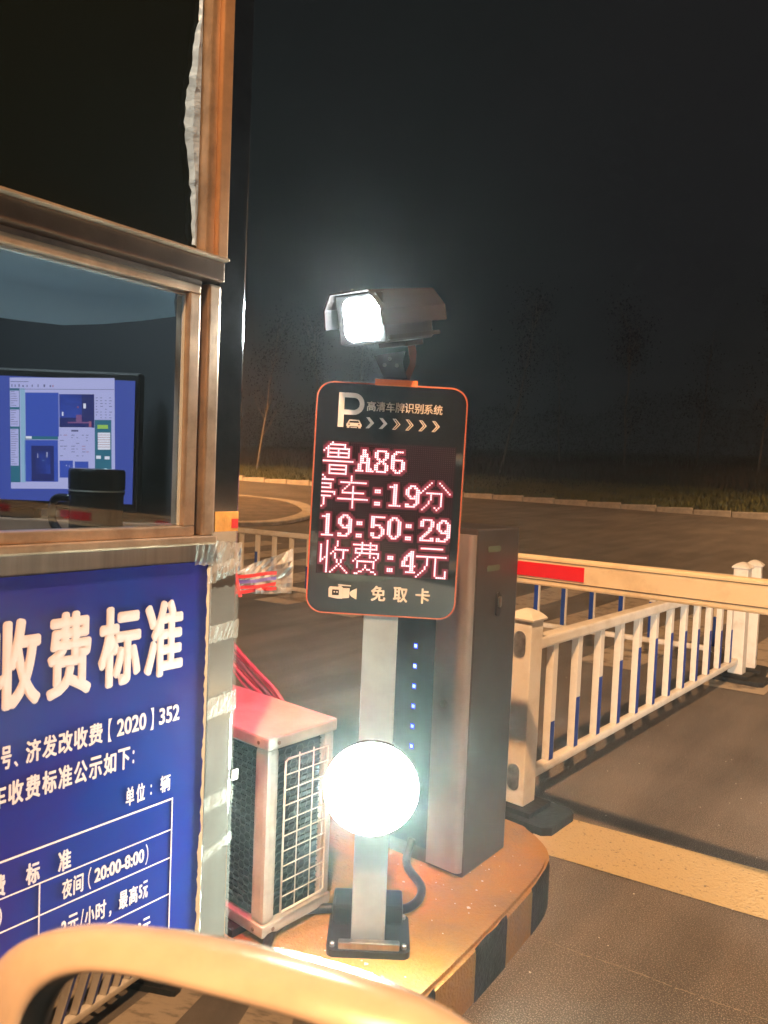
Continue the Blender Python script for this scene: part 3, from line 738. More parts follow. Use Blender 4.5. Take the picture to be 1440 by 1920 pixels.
bmesh.ops.recalc_face_normals(bm, faces=bm.faces[:]); sgo('rim', bm, M_rim)
bm = NB(); prism(bm, rrect(SWD-.008, SHT-.008, .038, 10), -.002, -.0002, axis='y'); face = sgo('front_panel', bm, M_gloss)
# local panel coordinates: u right from the left edge, v down from the top, metres
def PU(u, v, d=-.0026): return SB_ @ Vector((u-SWD/2, d, SHT/2-v))
M_sil = mat('panel_print_cream', (.62, .53, .46), .5)
def ST(s, u0, u1, v0, v1, b=.0, m=M_sil): put_text(s, u0, u1, v0, v1, lambda a, c, l=0: PU(a, v1-(c-v0), -.0026-l), m, sg, 0, heavy=.0011 if b > .01 else .0003)
# letter P with a cut-out for the car
bm = NB()
def upoly(pts, d=-.0026):
    return bm.faces.new([bm.verts.new(PU(u, v, d)) for u, v in pts])
upoly([(.055, .026), (.069, .026), (.069, .110), (.055, .110)])
n = 14; oo = []; ii = []
for k in range(n+1):
    a = R(90-180*k/n); oo.append((.092+.026*math.cos(a), .0525-.0265*math.sin(a))); ii.append((.092+.0145*math.cos(a), .0525-.0150*math.sin(a)))
upoly([(.0692, .026), (.092, .026), (.092, .0375), (.0692, .0375)]); upoly([(.0692, .0675), (.092, .0675), (.092, .079), (.0692, .079)])
for k in range(n): upoly([oo[k], oo[k+1], ii[k+1], ii[k]])
obj('logo', bm, M_sil, sg, label='large letter P')
bm = NB()   # car symbol
upoly([(.083, .091), (.107, .091), (.111, .098), (.108, .098), (.105, .0935), (.085, .0935), (.082, .098), (.079, .098)])
upoly([(.079, .0985), (.111, .0985), (.1135, .102), (.1135, .107), (.0765, .107), (.0765, .102)])
upoly([(.078, .1073), (.084, .1073), (.084, .111), (.078, .111)]); upoly([(.106, .1073), (.112, .1073), (.112, .111), (.106, .111)])
upoly([(.087, .109), (.103, .109), (.103, .1105), (.087, .1105)])
obj('logo', bm, M_sil, sg, label='small car symbol')
bm = NB()
for a in (.0805, .1045): upoly([(a, .101), (a+.005, .101), (a+.004, .104), (a+.001, .104)], -.0029)
obj('logo', bm, M_black, sg, label='headlights of the car symbol')
for k in range(6):
    bm = NB(); u = .124+k*.0322
    if k < 2: upoly([(u, .083), (u+.008, .083), (u+.020, .0962), (u+.008, .1095), (u, .1095), (u+.011, .0962)])
    else:
        A = [(u, .083), (u+.008, .083), (u+.020, .0962), (u+.008, .1095), (u, .1095), (u+.011, .0962)]
        B = [(u+.0035+.0003*k, .0845), (u+.0072, .0845), (u+.0177-.0004*k, .0962), (u+.0072, .108), (u+.0035+.0003*k, .108), (u+.0128+.0003*k, .0962)]
        for q in range(6): upoly([A[q], A[(q+1) % 6], B[(q+1) % 6], B[q]])
    obj('chevron', bm, M_sil, sg)
for i, ch in enumerate('高清车牌识别系统'): ST(ch, .124+i*.0233, .124+i*.0233+.0218, .0435+.0*i, .0675, .004)
for i, ch in enumerate('免取卡'): ST(ch, .160+i*.055, .160+i*.055+.036, .495, .533, .02)
bm = NB()   # camcorder symbol
upoly([(.058, .503), (.090, .503), (.090, .532), (.074, .532), (.056, .529), (.055, .508)]); upoly([(.0902, .505), (.107, .505), (.107, .529), (.0902, .531)])
upoly([(.1075, .515), (.113, .510), (.125, .504), (.125, .532), (.113, .526), (.1075, .520)]); upoly([(.078, .4965), (.110, .4975), (.110, .5003), (.078, .4995)])
upoly([(.080, .5005), (.086, .5005), (.088, .5028), (.078, .5028)])
obj('logo', bm, M_sil, sg, label='camcorder symbol')
bm = NB(); upoly([(.064, .510), (.081, .510), (.081, .524), (.064, .524)], -.0029); obj('logo', bm, M_black, sg)
bm = NB()
for a in (.068, .0745): upoly([(a, .514), (a+.0035, .514), (a+.0035, .5175), (a, .5175)], -.0032)
upoly([(.094, .507), (.105, .507), (.105, .508), (.094, .508)], -.0029)
obj('logo', bm, M_sil, sg)

# dot matrix 64 x 64
G = {
'1': ['', '', '', '...XX', '.XXXX', '...XX', '...XX', '...XX', '...XX', '...XX', '...XX', '...XX', '...XX', '.XXXXXX'],
'9': ['', '', '', '...XXX', '..XX.XX', '.XX...XX', '.XX...XX', '.XX...XX', '..XX.XXX', '...XXXXX', '......XX', '......XX', '.XX..XX', '.XXXXX'],
'5': ['', '', '', '.XXXXXXX', '.XX', '.XX', '.XX', '.XXXXX', '.XX..XX', '......XX', '......XX', '.XX...XX', '.XX..XX', '..XXXX'],
'0': ['', '', '', '...XXX', '..XX.XX', '.XX...XX', '.XX...XX', '.XX...XX', '.XX...XX', '.XX...XX', '.XX...XX', '.XX...XX', '..XX.XX', '...XXX'],
'2': ['', '', '', '..XXXXX', '.XX...XX', '.XX...XX', '.XX...XX', '.....XX', '.....XX', '....XX', '...XX', '..XX', '.XX...XX', '.XXXXXXX'],
'4': ['', '', '', '.....XX', '....XXX', '...XXXX', '..XX.XX', '..XX.XX', '.XX..XX', '.XX..XX', '.XXXXXXX', '.....XX', '.....XX', '...XXXXX'],
'8': ['', '', '', '..XXXXX', '.XX...XX', '.XX...XX', '.XX...XX', '..XX.XX', '...XXX', '..XX.XX', '.XX...XX', '.XX...XX', '.XX...XX', '..XXXXX'],
'6': ['', '', '', '...XXXX', '..XX', '.XX', '.XX', '.XXXXXX', '.XX...XX', '.XX...XX', '.XX...XX', '.XX...XX', '..XX.XX', '...XXX'],
'A': ['', '', '', '...XX', '...XX', '...XXX', '..XXXX', '..XX.XX', '..XX.XX', '..XXXXX', '.XX..XX', '.XX..XX', '.XX..XXX', 'XXXX.XXXX'],
':': ['', '', '', '', '', '', '..XXX', '..XXX', '', '', '', '', '..XXX', '..XXX'],
}
def cols_(rows): return [''.join('X' if k in r else '.' for k in range(16)) for r in rows]
rg_ = lambda a, b: list(range(a, b+1))
G['鲁'] = cols_([[4], rg_(3, 10), [2, 10], rg_(1, 12), [0, 2, 7, 12], rg_(2, 12), [2, 7, 12], rg_(2, 12), [], rg_(0, 14), [], rg_(3, 11), [3, 11], rg_(3, 11), [3, 11], rg_(3, 11)])
G['亭'] = cols_([[0], [1], rg_(0, 5), [], rg_(0, 4), [4], rg_(0, 4), [], rg_(0, 6), [6], rg_(0, 4), [1], [1], [1], [1], [0]])
G['车'] = cols_([[6], [6], [6], rg_(1, 13), [5], [4, 7], [3, 7], [2, 7], rg_(2, 12), [7], [7], rg_(0, 14), [7], [7], [7], [7]])
G['分'] = cols_([[], [5, 9], [4, 10], [3, 11], [2, 12], [1, 13], [0, 14]+rg_(3, 10), [5, 10], [5, 10], [5, 10], [4, 10], [4, 10], [3, 10], [2, 7, 9], [1, 8], []])
G['收'] = cols_([[4, 9], [4, 9], [1, 4, 9], [1, 4, 8], [1, 4]+rg_(8, 14), [1, 4, 7, 12], [1, 4, 6, 8, 12], [1, 4, 8, 12], [1, 3, 4, 8, 12], [1, 2, 4, 9, 11], [1, 4, 9, 11], [4, 10], [4, 9, 11], [4, 8, 12], [4, 7, 13], [4, 6, 14]])
G['费'] = cols_([[5, 9], rg_(1, 12), [5, 9, 12], rg_(2, 12), [2, 5, 9], rg_(2, 13), [4, 9, 13], [3, 9, 11, 13], [2, 12], [1]+rg_(3, 11), [3, 11], [3, 7, 11], [3, 7, 11], [6, 8, 9], [4, 5, 10, 11], [2, 3, 12]])
G['元'] = cols_([[], rg_(2, 12), [], [], [], rg_(0, 14), [5, 9], [5, 9], [5, 9], [5, 9], [4, 9], [4, 9], [3, 9, 14], [2, 9, 14], [1, 9, 14], [0]+rg_(10, 14)])
rows4 = [[('鲁', 0), ('A', 16), ('8', 24), ('6', 32)], [('亭', 0), ('车', 8), (':', 24), ('1', 32), ('9', 40), ('分', 48)],
         [(c, 8*i) for i, c in enumerate('19:50:29')], [('收', 0), ('费', 16), (':', 32), ('4', 40), ('元', 48)]]
lit = set()
for r_, row in enumerate(rows4):
    for ch, c0 in row:
        for j, s in enumerate(G[ch]):
            for k, q in enumerate(s):
                if q == 'X': lit.add((c0+k, r_*16+j))
E_led = emis('led_lit', (1.0, .50, .52), 2.6); M_led_off = mat('led_unlit', (.045, .012, .018), .3)
M_matrix = mat('led_board', (.012, .008, .010), .12, emit=(.9, .03, .10), es=.012)  # board itself emits faint red, standing for the glow of the dots
MU, MV, PT = .0235, .146, .00505
bm = NB(); upoly([(MU-.002, MV-.002), (MU+64*PT+.002, MV-.002), (MU+64*PT+.002, MV+64*PT+.002), (MU-.002, MV+64*PT+.002)], -.0024)
obj('dot_matrix_board', bm, M_matrix, sg)
def dots(sel, rad, m, name, d=-.003, n=6):
    V = []; Fc = []
    for (c, r_) in sel:
        u, v = MU+(c+.5)*PT, MV+(r_+.5)*PT; i = len(V)
        for k in range(n): a = 2*math.pi*k/n; V.append(PU(u+rad*math.cos(a), v+rad*math.sin(a), d))
        Fc.append(list(range(i, i+n)))
    me = bpy.data.meshes.new(name); me.from_pydata(V, [], Fc); return obj(name, me, m, sg)
stuff(dots(sorted(lit), .0024, E_led, 'lit_dots', n=8))
stuff(dots([(c, r_) for c in range(64) for r_ in range(64) if (c, r_) not in lit], .0013, M_led_off, 'unlit_dots', -.0027, 4))
# red halo around the lit dots, painted as dim glowing cells behind them
E_glow = emis('led_halo', (1.0, .03, .12), .26)
nb = set()
for (c, r_) in lit:
    for dc in (-1, 0, 1):
        for dr in (-1, 0, 1):
            if 0 <= c+dc < 64 and 0 <= r_+dr < 64: nb.add((c+dc, r_+dr))
V = []; Fc = []
for (c, r_) in sorted(nb):
    u, v = MU+c*PT, MV+r_*PT; i = len(V); V += [PU(u, v, -.0025), PU(u+PT, v, -.0025), PU(u+PT, v+PT, -.0025), PU(u, v+PT, -.0025)]; Fc.append((i, i+1, i+2, i+3))
me = bpy.data.meshes.new('dot_halo'); me.from_pydata(V, [], Fc); stuff(obj('dot_halo', me, E_glow, sg))
# unseen red glowing face added on the back of the display
bk = bx(-.14, .14, .0552, .058, -.16, .16); sgo('rear_glow', bk, emis('rear_red', (1.0, .05, .07), 2), lab='red glowing face added at the rear')
# post, collar, base
obj('post', bx(-.045, .041, .004, .075, .1675, 1.02, bev=.003), M_postg, sg)
obj('post', bx(-.040, .044, .058, .10, 1.0, 1.56, bev=.003), M_postg, sg)
M_orp = mat('orange_cap', (.80, .20, .06), .5)
sgo('collar', bx(-.045, .060, -.004, .10, .281, .297, bev=.002), M_orp, lab='orange collar above the display')
bm = NB(); prism(bm, rrect(.21, .17, .02, 5, 0, .045), .15, .167); obj('base_plate', bm, M_black, sg)
obj('base_cover', bx(-.098, .088, .076, .17, .167, .215, bev=.008), M_black, sg)
obj('base_step', bx(-.075, .078, -.035, -.0155, .167, .185, bev=.003), M_steel, sg)
for sx in (-.09, .09):
    for sy in (-.02, .11): obj('bolt', lathe(NB(), [(.007, .167), (.007, .176), (.004, .178)], 6, M=Matrix.Translation((sx, sy, 0))), M_steel, sg)

# bracket and plate camera
pc = thing('plate_camera', 'hooded plate-reading camera with four bright lamps above the display', 'camera')
pc.matrix_world = Matrix.Translation((-1.134, 1.36, 1.702)) @ Matrix.Rotation(R(2), 4, 'Z') @ Matrix.Rotation(R(13), 4, 'X')
M_cam = mat('camera_housing', (.03, .025, .025), .4, .4, var=.15, vscale=10)
M_camd = mat('camera_dark', (.02, .02, .022), .4)
so1 = [(-.087, -.022), (-.085, .022), (-.062, .057), (.047, .057), (.079, .014), (.081, -.022)]
si1 = [(-.0835, -.022), (-.0815, .0205), (-.0605, .0535), (.0455, .0535), (.0755, .0125), (.0775, -.022)]
bm = NB(); prism(bm, so1+si1[::-1], -.020, .25, axis='y')
obj('hood', bm, M_cam, pc, label='sun hood')
obj('housing', bx(-.060, .056, .004, .225, -.062, .046, bev=.008), M_camd, pc)
obj('skirt', bx(.0625, .066, .02, .24, -.055, -.045), M_cam, pc)
obj('front_plate', bx(-.060, .072, -.002, .0035, -.060, .050, bev=.004), M_camd, pc)
E_lamp = emis('lamp_lens_lit', COOL, E_LAMP)
for sx in (-.014, .034):
    for sz in (.018, -.028):
        M = Matrix.Translation((sx, -.0025, sz)) @ Matrix.Rotation(R(90), 4, 'X')
        obj('lamp_lens', lathe(NB(), [(.025, 0), (.025, .004), (.018, .009), (.004, .011)], 20, M=M), E_lamp, pc)
bm = NB(); prism(bm, rrect(.098, .094, .022, 6, .010, -.005), -.0040, -.0022, axis='y'); obj('lens_glare', bm, E_lamp, pc)  # glowing plate added to merge the four lenses into one glare
for sx in (-.03, .0): obj('screw', lathe(NB(), [(.003, .0572), (.003, .061), (.002, .062)], 8, M=Matrix.Translation((sx, -.015, 0))), M_steel, pc)
br = obj('bracket', None if False else bx(-.04, .04, .12, .20, -.076, -.0625, bev=.003), M_camd, pc)
bk2 = thing('camera_bracket', 'dark perforated angle bracket between orange collar and plate camera', 'bracket'); bk2.matrix_world = facing(SX, SY, 0)
bm = NB(); prism(bm, [(-.045, 1.640), (.032, 1.655), (.026, 1.625), (.040, 1.586), (-.018, 1.586), (-.030, 1.610)], .02, .026, axis='y'); obj('plate', bm, M_cam, bk2)
bm = NB(); prism(bm, [(.034, 1.69), (.050, 1.69), (.060, 1.655), (.058, 1.62), (.045, 1.586), (.028, 1.586), (.045, 1.63)], .03, .06, axis='y'); obj('side_arm', bm, mat('bracket_brown', (.22, .10, .08), .5, .3), bk2)
for (u, z) in ((-.006, 1.634), (-.018, 1.618), (.012, 1.618)):
    M = Matrix.Translation((u, .0195, z)) @ Matrix.Rotation(R(90), 4, 'X')
    obj('bolt', lathe(NB(), [(.0048, 0), (.0048, .003), (.003, .0032), (.0022, .001)], 14, M=M), M_steel, bk2)

# flood lamp fixed to the post
fl = thing('floodlight', 'round blazing white floodlight on the sign post', 'floodlight')
fl.matrix_world = facing(SX+.005, SY-.02, .59) @ Matrix.Diagonal((1.17, 1.0, 1.17, 1))
lathe_M = Matrix.Rotation(R(90), 4, 'X')
obj('housing', lathe(NB(), [(.06, -.02), (.090, .005), (.0985, .03), (.0985, .0485)], 40, M=lathe_M), M_camd, fl)
obj('lens', lathe(NB(), [(.0975, .0487), (.0978, .0495), (.090, .057), (.072, .064), (.045, .069), (.01, .071)], 40, M=lathe_M), emis('flood_lens_lit', (.74, 1.0, .86), E_LAMP*1.55), fl, smooth=True)  # lens widened and wholly lit to take in the lamp's glare
led = lathe(NB(), [(.008, 0), (.008, .003), (.003, .005)], 10, M=lathe_M); lm = bpy.data.meshes.new('emitter'); led.to_mesh(lm); led.free(); lm.materials.append(E_lamp)
for i in range(4):
    for j in range(3):
        o = bpy.data.objects.new('emitter', lm); C.objects.link(o); o.parent = fl; o.location = (-.045+.03*i, -.072, -.03+.03*j)
obj('bracket', bx(-.03, .03, .012, .03, -.05, .05), M_steel, fl)
hose = obj('conduit', tube(NB(), spline([(-1.33, 1.95, .22), (-1.31, 1.90, .165), (-1.20, 1.82, .165), (-1.165, 1.73, .165), (-1.20, 1.66, .165), (-1.29, 1.60, .165), (-1.38, 1.50, .165), (-1.37, 1.40, .165), (-1.31, 1.30, .165)], 8), .0125, 10), M_black, smooth=True)
tag(hose, 'black conduit hose curling on the island behind the sign post', 'hose')

# ------------------------------------------------------------------ barrier cabinet and arm
gate = thing('barrier_gate', 'grey barrier cabinet with blue status lights and a lowered cream arm', 'barrier')
M_cab = mat('cabinet_dark', (.075, .062, .058), .38, .5, var=.12, vscale=5)
M_door = mat('cabinet_door', (.32, .28, .27), .42, .55, var=.1, vscale=6, rvar=.05)
cx0, cx1, cy0, cy1 = -1.445, -1.152, 1.965, 2.225
obj('cabinet', bx(cx0, cx1, cy0, cy1, .15, 1.20, bev=.006), M_cab, gate)
obj('status_panel', bx(cx0+.01, -1.274, cy0-.006, cy0-.001, .2, 1.17), mat('panel_dark_glass', (.02, .028, .035), .25), gate)
E_bl = emis('status_blue', (.22, .32, 1.0), 5); 
for k in range(9):
    z = .822-.0632*k
    l = obj('status_light', bx(-1.3565, -1.3475, cy0-.0075, cy0-.0062, z-.0045, z+.0045), E_bl, gate)
    obj('light_halo', bx(-1.359, -1.345, cy0-.0061, cy0-.006, z-.008, z+.008), emis('blue_halo', (.02, .03, 1.0), 1.6), l)  # blue halo of the status light, painted as a glowing square
pts = [(-1.273, cy0-.001), (-1.273, cy0-.018)]+[(-1.172+.018*math.sin(R(a)), cy0-.001-.019*math.cos(R(a))) for a in (0, 15, 30, 45, 60, 75, 90)]
bm = NB(); prism(bm, pts, .168, 1.182); obj('door', bm, M_door, gate)
lk = lathe(NB(), [(.011, 0), (.011, .004), (.0075, .006), (.0075, .009), (.003, .009)], 20, M=Matrix.Translation((-1.232, cy0-.0195, .669)) @ lathe_M)
obj('lock', lk, M_steel, gate)
M_lab = mat('slot_green', (.09, .13, .085), .5)
for z in (1.137, 1.079):
    bm = NB(); prism(bm, rrect(.078, .018, .0085, 5, 2.065, z), cx1+.0005, cx1+.002, axis='x'); obj('slot_label', bm, M_lab, gate)
bm = NB(); prism(bm, rrect(.026, .075, .0125, 6, 2.10, .965), cx1+.0005, cx1+.006, axis='x'); hd = obj('handle', bm, M_camd, gate)
bm = NB(); prism(bm, rrect(.014, .034, .0068, 6, 2.10, .973), cx1+.0062, cx1+.012, axis='x'); obj('handle_key', bm, M_steel, hd)
obj('pivot', lathe(NB(), [(.05, 0), (.05, .05), (.04, .06)], 24, M=Matrix.Translation((-1.30, cy1+.001, 1.06)) @ Matrix.Rotation(R(-90), 4, 'X')), M_steel, gate)
M_arm = mat('arm_cream', (.58, .46, .30), .42, col2=(.72, .60, .42), vscale=7, thr=(.30, .5), rvar=.1, bump=.1, bscale=50)
arm = obj('arm', bx(-1.40, 2.6, 2.28, 2.325, 1.012, 1.106, bev=.006), M_arm, gate)
obj('arm_groove', bx(-1.40, 2.6, 2.2785, 2.2797, 1.030, 1.0325), M_alu_d, arm)
obj('arm_groove', bx(-1.40, 2.6, 2.2785, 2.2797, 1.092, 1.0935), M_alu_d, arm)
M_refl = mat('red_reflective', (.70, .012, .02), .3)
for k in range(4):
    x0 = -1.40 if k == 0 else -.951+.9*k-.22
    obj('reflector', bx(x0 if k == 0 else -.05+.85*(k-1)+.45, -.951 if k == 0 else .25+.85*(k-1)+.45, 2.2772, 2.2784, 1.040, 1.085), M_refl, arm)

# ------------------------------------------------------------------ guard fences
M_oval = mat('steel_socket', (.42, .41, .40), .35, .8, var=.3, vscale=20)
BLUE = [.33, .45, .55, .63, .69, .72, .72, .68, .64, .56, .5, .45]
def fence(p0, p1, label, group='white guard fences', flip=1, n=12, z0=0, ends=(1, 1), wave=0):
    """panel from p0 to p1; local +X runs along it, local -Y faces the striped side"""
    d = Vector((p1[0]-p0[0], p1[1]-p0[1])); L = d.length; rz = math.atan2(d.y, d.x)
    T_ = thing('guard_fence', label, 'fence', (p0[0], p0[1], z0), rz, group)
    hw = .048
    for k, x in enumerate((0, L)):
        if not ends[k]: continue
        p = obj('post', bx(x-hw, x+hw, -hw, hw, .055, .795, bev=.005), M_white, T_)
        cp = NB(); lathe_pts = [(hw+.010, .7955), (hw+.012, .803), (hw+.004, .812), (hw-.012, .826), (.012, .838), (.004, .84)]
        # square flared cap
        rgs = []
        for (r_, z) in lathe_pts: rgs.append([cp.verts.new((x+sx*r_, sy*r_, z)) for sx, sy in ((1, 1), (-1, 1), (-1, -1), (1, -1))])
        for a, b in zip(rgs, rgs[1:]):
            for q in range(4): cp.faces.new((a[q], a[(q+1) % 4], b[(q+1) % 4], b[q]))
        cp.faces.new(rgs[0][::-1]); cp.faces.new(rgs[-1])
        obj('cap', cp, M_white, p)
        sxn = -1 if k == 0 else 1
        for z in (.70, .165):
            so_ = NB(); prism(so_, rrect(.052, .105, .0255, 8, 0, z), x+sxn*(hw+.0005), x+sxn*(hw+.004), axis='x')
            s_ = obj('rail_socket', so_, M_oval, p)
        bs = NB(); prism(bs, [(-.20, -.09), (-.17, -.12), (.17, -.12), (.20, -.09), (.20, .09), (.17, .12), (-.17, .12), (-.20, .09)], .002, .035)
        prism(bs, [(-.10, -.085), (.10, -.085), (.10, .085), (-.10, .085)], .0352, .0545)
        bmesh.ops.transform(bs, matrix=Matrix.Translation((x, 0, 0)) @ Matrix.Rotation(R(90), 4, 'Z'), verts=bs.verts[:])
        bo = obj('foot', bs, M_rubber, T_)
    obj('top_rail', bx(hw, L-hw, -.03, .03, .665, .715, bev=.010), M_white, T_)
    obj('bottom_rail', bx(hw, L-hw, -.022, .022, .125, .165, bev=.012), M_white, T_)
    pk = bx(-.021, .021, -.017, .017, .1652, .6648, bev=.003); pm = bpy.data.meshes.new('picket'); pk.to_mesh(pm); pk.free(); pm.materials.append(M_white)
    for i in range(n):
        x = L*(i+1)/(n+1)
        o = bpy.data.objects.new('picket', pm); C.objects.link(o); o.parent = T_; o.location = (x, 0, 0)
        h = .168+.497*BLUE[(i*1+wave) % 12]
        y = -.0180*flip
        bb = bx(-.021, .013, min(y, y-.0012*flip), max(y, y-.0012*flip), .168, h); obj('reflective_strip', bb, M_blue, o)
    return T_
fence((-1.397, 2.80), (-1.27, 5.83), 'nearest white fence running beside the lane from the cabinet')
# crossing fence of two panels
fence((-4.28, 5.80), (-1.25, 6.10), 'white fence crossing behind the barrier arm to the bright end posts')
fence((-7.30, 5.50), (-4.28-.11, 5.79), 'white fence crossing behind the sign and booth column', wave=3)
fence((-10.4, 5.20), (-7.41, 5.49), 'white fence panel behind the booth, end of the crossing row', wave=6)
# fences behind the car, seen only in the wing mirror
fence((-1.40, -5.0), (-1.36, -1.97), 'white fence seen in the wing mirror, nearer panel', 'fences seen in the wing mirror')
fence((-1.45, -8.1), (-1.41, -5.1), 'white fence seen in the wing mirror, farther panel', 'fences seen in the wing mirror')

# ------------------------------------------------------------------ street lamps
M_pole = mat('lamp_pole', (.3, .3, .3), .5, .6)
def street_lamp(x, y, hz, arm_dx, power, label, size=.25, col=SODIUM, z0=0):
    T_ = thing('street_lamp', label, 'street lamp', (x, y, z0), 0, 'sodium street lamps')
    obj('pole', tube(NB(), [(0, 0, 0), (0, 0, hz*.5), (0, 0, hz)], .09, 12, r2=.05), M_pole, T_, smooth=True)
    obj('arm', tube(NB(), spline([(0, 0, hz-.05), (arm_dx*.4, 0, hz+.30), (arm_dx*.9, 0, hz+.35)], 6), .035, 8), M_pole, T_)
    obj('head', bx(arm_dx-.32, arm_dx+.32, -.13, .13, hz+.26, hz+.40, bev=.05), M_pole, T_)
    obj('lens', bx(arm_dx-.22, arm_dx+.22, -.09, .09, hz+.243, hz+.258), emis('sodium_lens', col, 30), T_)
    l = bpy.data.lights.new('lamp_light', 'SPOT'); l.energy = power; l.color = col; l.shadow_soft_size = size*.5; l.spot_size = R(150); l.spot_blend = .5
    o = bpy.data.objects.new('lamp_light', l); C.objects.link(o); o.parent = T_; o.location = (arm_dx, 0, hz+.12)
street_lamp(3.6, -1.9, 7.2, -2.5, P_SODIUM, 'street lamp over the lane behind the car')
street_lamp(-24.5, 13.0, 7.5, .8, P_FAR, 'far street lamp by the left end of the road', z0=.7, col=(1, .47, .16))
street_lamp(8, 21.5, 8, -1.2, P_FAR*1.0, 'far street lamp by the right end of the road', z0=.3)

# ------------------------------------------------------------------ the car with its wing mirror
car = thing('car', 'pale car whose blurred wing mirror fills the lower left', 'car')
M_car = mat('pearl_white_paint', (.74, .70, .66), .22, coat=1, var=.03)
M_carw = mat('car_glass', (.01, .012, .014), .04)
M_trim = mat('black_trim', (.012, .012, .012), .5)
X0, X1 = .20, 1.98
def carring(y, zb, zt, xin, f=1):
    """cross-section of the body at y"""
    c = (X0+X1)/2; w = (X1-X0)/2-xin
    return [(c-w+.08, y, zb), (c-w, y, zb+.12), (c-w+.0, y, (zb+zt)/2), (c-w+.05, y, zt-.05), (c-w+.16, y, zt), (c+w-.16, y, zt), (c+w-.05, y, zt-.05), (c+w, y, (zb+zt)/2), (c+w, y, zb+.12), (c+w-.08, y, zb)]
def loft(rings, m, name, par, lab=None):
    bm = NB(); rs = [[bm.verts.new(p) for p in r_] for r_ in rings]; n = len(rs[0])
    for a, b in zip(rs, rs[1:]):
        for k in range(n): bm.faces.new((a[k], a[(k+1) % n], b[(k+1) % n], b[k]))
    bm.faces.new(rs[0][::-1]); bm.faces.new(rs[-1]); bmesh.ops.recalc_face_normals(bm, faces=bm.faces[:])
    return obj(name, bm, m, par, smooth=True, label=lab)
loft([carring(-2.75, .40, .80, .25), carring(-2.65, .25, .95, .12), carring(-2.2, .2, 1.0, .03), carring(-1.6, .2, 1.02, 0), carring(0, .2, .98, 0), carring(.8, .2, .96, 0), carring(1.3, .22, .88, .03), carring(1.62, .25, .78, .12), carring(1.72, .35, .66, .28)], M_car, 'body', car)
c_ = (X0+X1)/2
def roofring(y, zt, w): return [(c_-.82, y, .975), (c_-w-.05, y, (zt+.975)/2+.05), (c_-w+.05, y, zt), (c_+w-.05, y, zt), (c_+w+.05, y, (zt+.975)/2+.05), (c_+.82, y, .975)]
loft([roofring(-2.2, 1.0, .7), roofring(-1.6, 1.36, .62), roofring(-.9, 1.46, .6), roofring(-.3, 1.45, .6), roofring(.25, 1.28, .64), roofring(.8, .99, .72)], M_carw, 'greenhouse', car, 'dark glazed cabin')
loft([[(c_-.56, y, z), (c_-.4, y, z+.02), (c_+.4, y, z+.02), (c_+.56, y, z), (c_+.4, y, z-.01), (c_-.4, y, z-.01)] for y, z in ((-1.55, 1.385), (-.9, 1.475), (-.3, 1.465), (-.1, 1.42))], M_car, 'roof', car)
for y in (-1.95, 1.0):
    for x in (X0+.02, X1-.22):
        wl = obj('wheel', lathe(NB(), [(.27, 0), (.315, .02), (.32, .1), (.315, .18), (.27, .2)], 28, M=Matrix.Translation((x, y, .32)) @ Matrix.Rotation(R(90), 4, 'Y')), M_rubber, car)
        obj('rim', lathe(NB(), [(.05, -.006), (.20, -.004), (.21, .0), (.21, .205), (.05, .206)], 20, M=Matrix.Translation((x, y, .32)) @ Matrix.Rotation(R(90), 4, 'Y')), M_steel, wl)
E_head = emis('headlight_lens', (1.0, .93, .82), 20)
for x in (X0+.36, X1-.36):
    obj('headlight', bx(x-.14, x+.14, 1.69, 1.715, .55, .66, bev=.02), E_head, car)
    l = bpy.data.lights.new('headlight_beam', 'SPOT'); l.energy = P_HEAD*6; l.color = (1, .90, .76); l.spot_size = R(110); l.spot_blend = 1; l.shadow_soft_size = .05
    o = bpy.data.objects.new('headlight_beam', l); C.objects.link(o); o.parent = car; o.location = (x, 1.74, .60)
    o.rotation_euler = (R(83), 0, R(8))
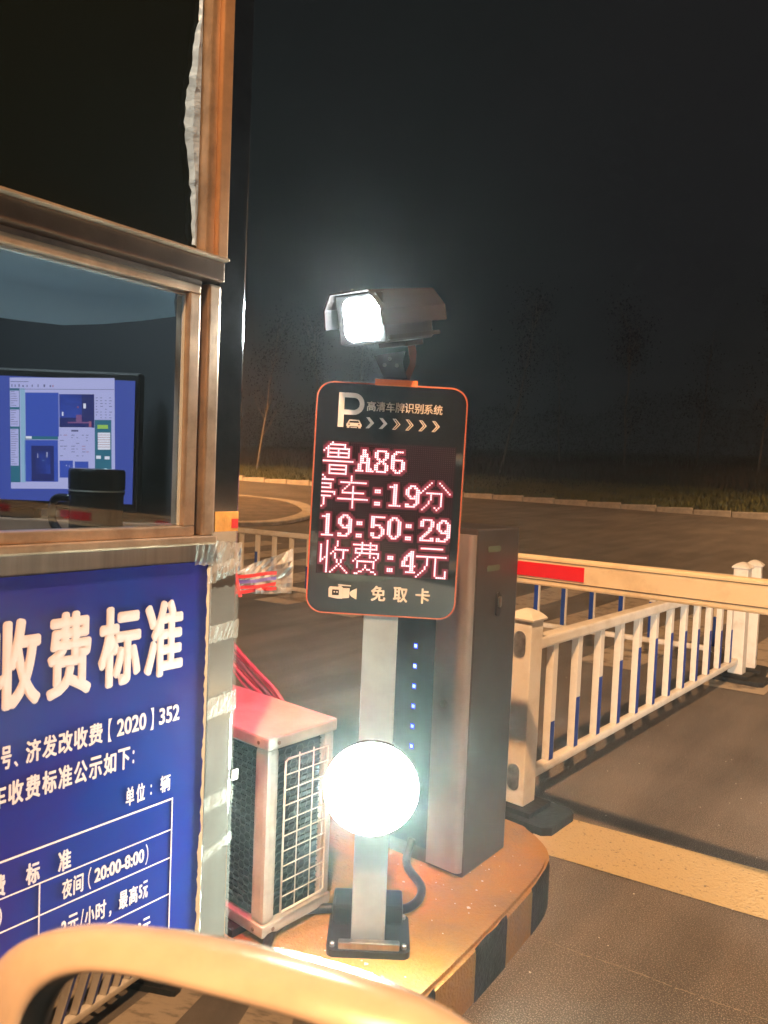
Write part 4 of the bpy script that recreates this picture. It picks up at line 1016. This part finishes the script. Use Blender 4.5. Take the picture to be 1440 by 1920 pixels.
# wing mirror: frame of the mirror face (normal pointing back along the lane)
P0 = Vector((-.3044, .2784, 1.0543)); nN = Vector((.3087, -.9360, .1693)); eX = Vector((.94969, .31320, 0)); eY = Vector((-.05302, .16076, .98557))
def MP(a, b, d): return P0+eX*a+eY*b-nN*d     # d = depth away from the driver
def supe(cx, cy, hw, hh, N=72, p=2.8, skew=0, right_drop=0):
    out = []
    for k in range(N):
        t = 2*math.pi*k/N; c, s = math.cos(t), math.sin(t)
        x = hw*math.copysign(abs(c)**(2/p), c); y = hh*math.copysign(abs(s)**(2/p), s)
        out.append((cx+x, cy+y+skew*x))
    return out
SK = .03
def ring_(l, r, t, b, p): return supe((l+r)/2, (t+b)/2, (r-l)/2, (t-b)/2, p=p, skew=SK)
glassO = ring_(-.137, .118, .0, -.158, 3.8)
ringsM = [[MP(a, b, d) for a, b in o_] for d, o_ in ((.024, glassO), (.010, ring_(-.140, .120, .002, -.160, 3.8)), (.0035, ring_(-.1425, .1225, .0042, -.162, 3.7)), (.0012, ring_(-.146, .125, .0065, -.164, 3.6)), (.0022, ring_(-.152, .134, .0095, -.166, 3.5)),
          (.011, ring_(-.175, .157, .0155, -.172, 3.3)), (.017, ring_(-.189, .172, .0192, -.177, 3.2)), (.023, ring_(-.194, .178, .0205, -.179, 3.1)), (.034, ring_(-.196, .181, .0200, -.180, 3.0)), (.055, ring_(-.185, .172, .013, -.172, 2.8)), (.09, ring_(-.14, .13, -.01, -.15, 2.5)), (.108, ring_(-.07, .07, -.05, -.11, 2)))]
bm = NB(); rs = [[bm.verts.new(p) for p in r_] for r_ in ringsM]
for q, (a, b) in enumerate(zip(rs, rs[1:])):
    for k in range(72): bm.faces.new((a[k], a[(k+1) % 72], b[(k+1) % 72], b[k])).material_index = 1 if q < 2 else 0
bm.faces.new(rs[-1]); bmesh.ops.recalc_face_normals(bm, faces=bm.faces[:])
mh = obj('wing_mirror', bm, [mat('champagne_paint', (.74, .57, .43), .24, .25, coat=.8, var=.06, vscale=30, rvar=.08), M_trim], car, smooth=True)
bm = NB(); gv = [bm.verts.new(MP(a, b, .0165+(b+.079)*.065)) for a, b in glassO]; f = bm.faces.new(gv); bmesh.ops.recalc_face_normals(bm, faces=bm.faces[:])
if f.normal.dot(nN) < 0: f.normal_flip()
obj('mirror_glass', bm, mat('mirror_silver', (.50, .51, .53), .01, 1), mh)
mt = NB(); tube(mt, [MP(.12, -.09, .06), MP(.26, -.13, .07), MP(.46, -.16, .08)], .03, 10, r2=.04); obj('mount', mt, M_trim, mh, smooth=True)

# ------------------------------------------------------------------ thin night haze, put in for the halos round the lamps
if HAZE > 0:
    mh_ = bpy.data.materials.new('haze_air'); mh_.use_nodes = True; n = mh_.node_tree; n.nodes.clear()
    out = n.nodes.new('ShaderNodeOutputMaterial'); pv = n.nodes.new('ShaderNodeVolumePrincipled')
    pv.inputs['Density'].default_value = HAZE; pv.inputs['Color'].default_value = (.85, .9, .95, 1); pv.inputs['Anisotropy'].default_value = .83
    n.links.new(pv.outputs[0], out.inputs['Volume'])
    stuff(obj('haze', bx(-75, 75, -30, 90, -2.4, 14), mh_))
print('TRIS', sum(len(o.data.loop_triangles) or sum(len(p.vertices)-2 for p in o.data.polygons) for o in scene.objects if o.type == 'MESH'))
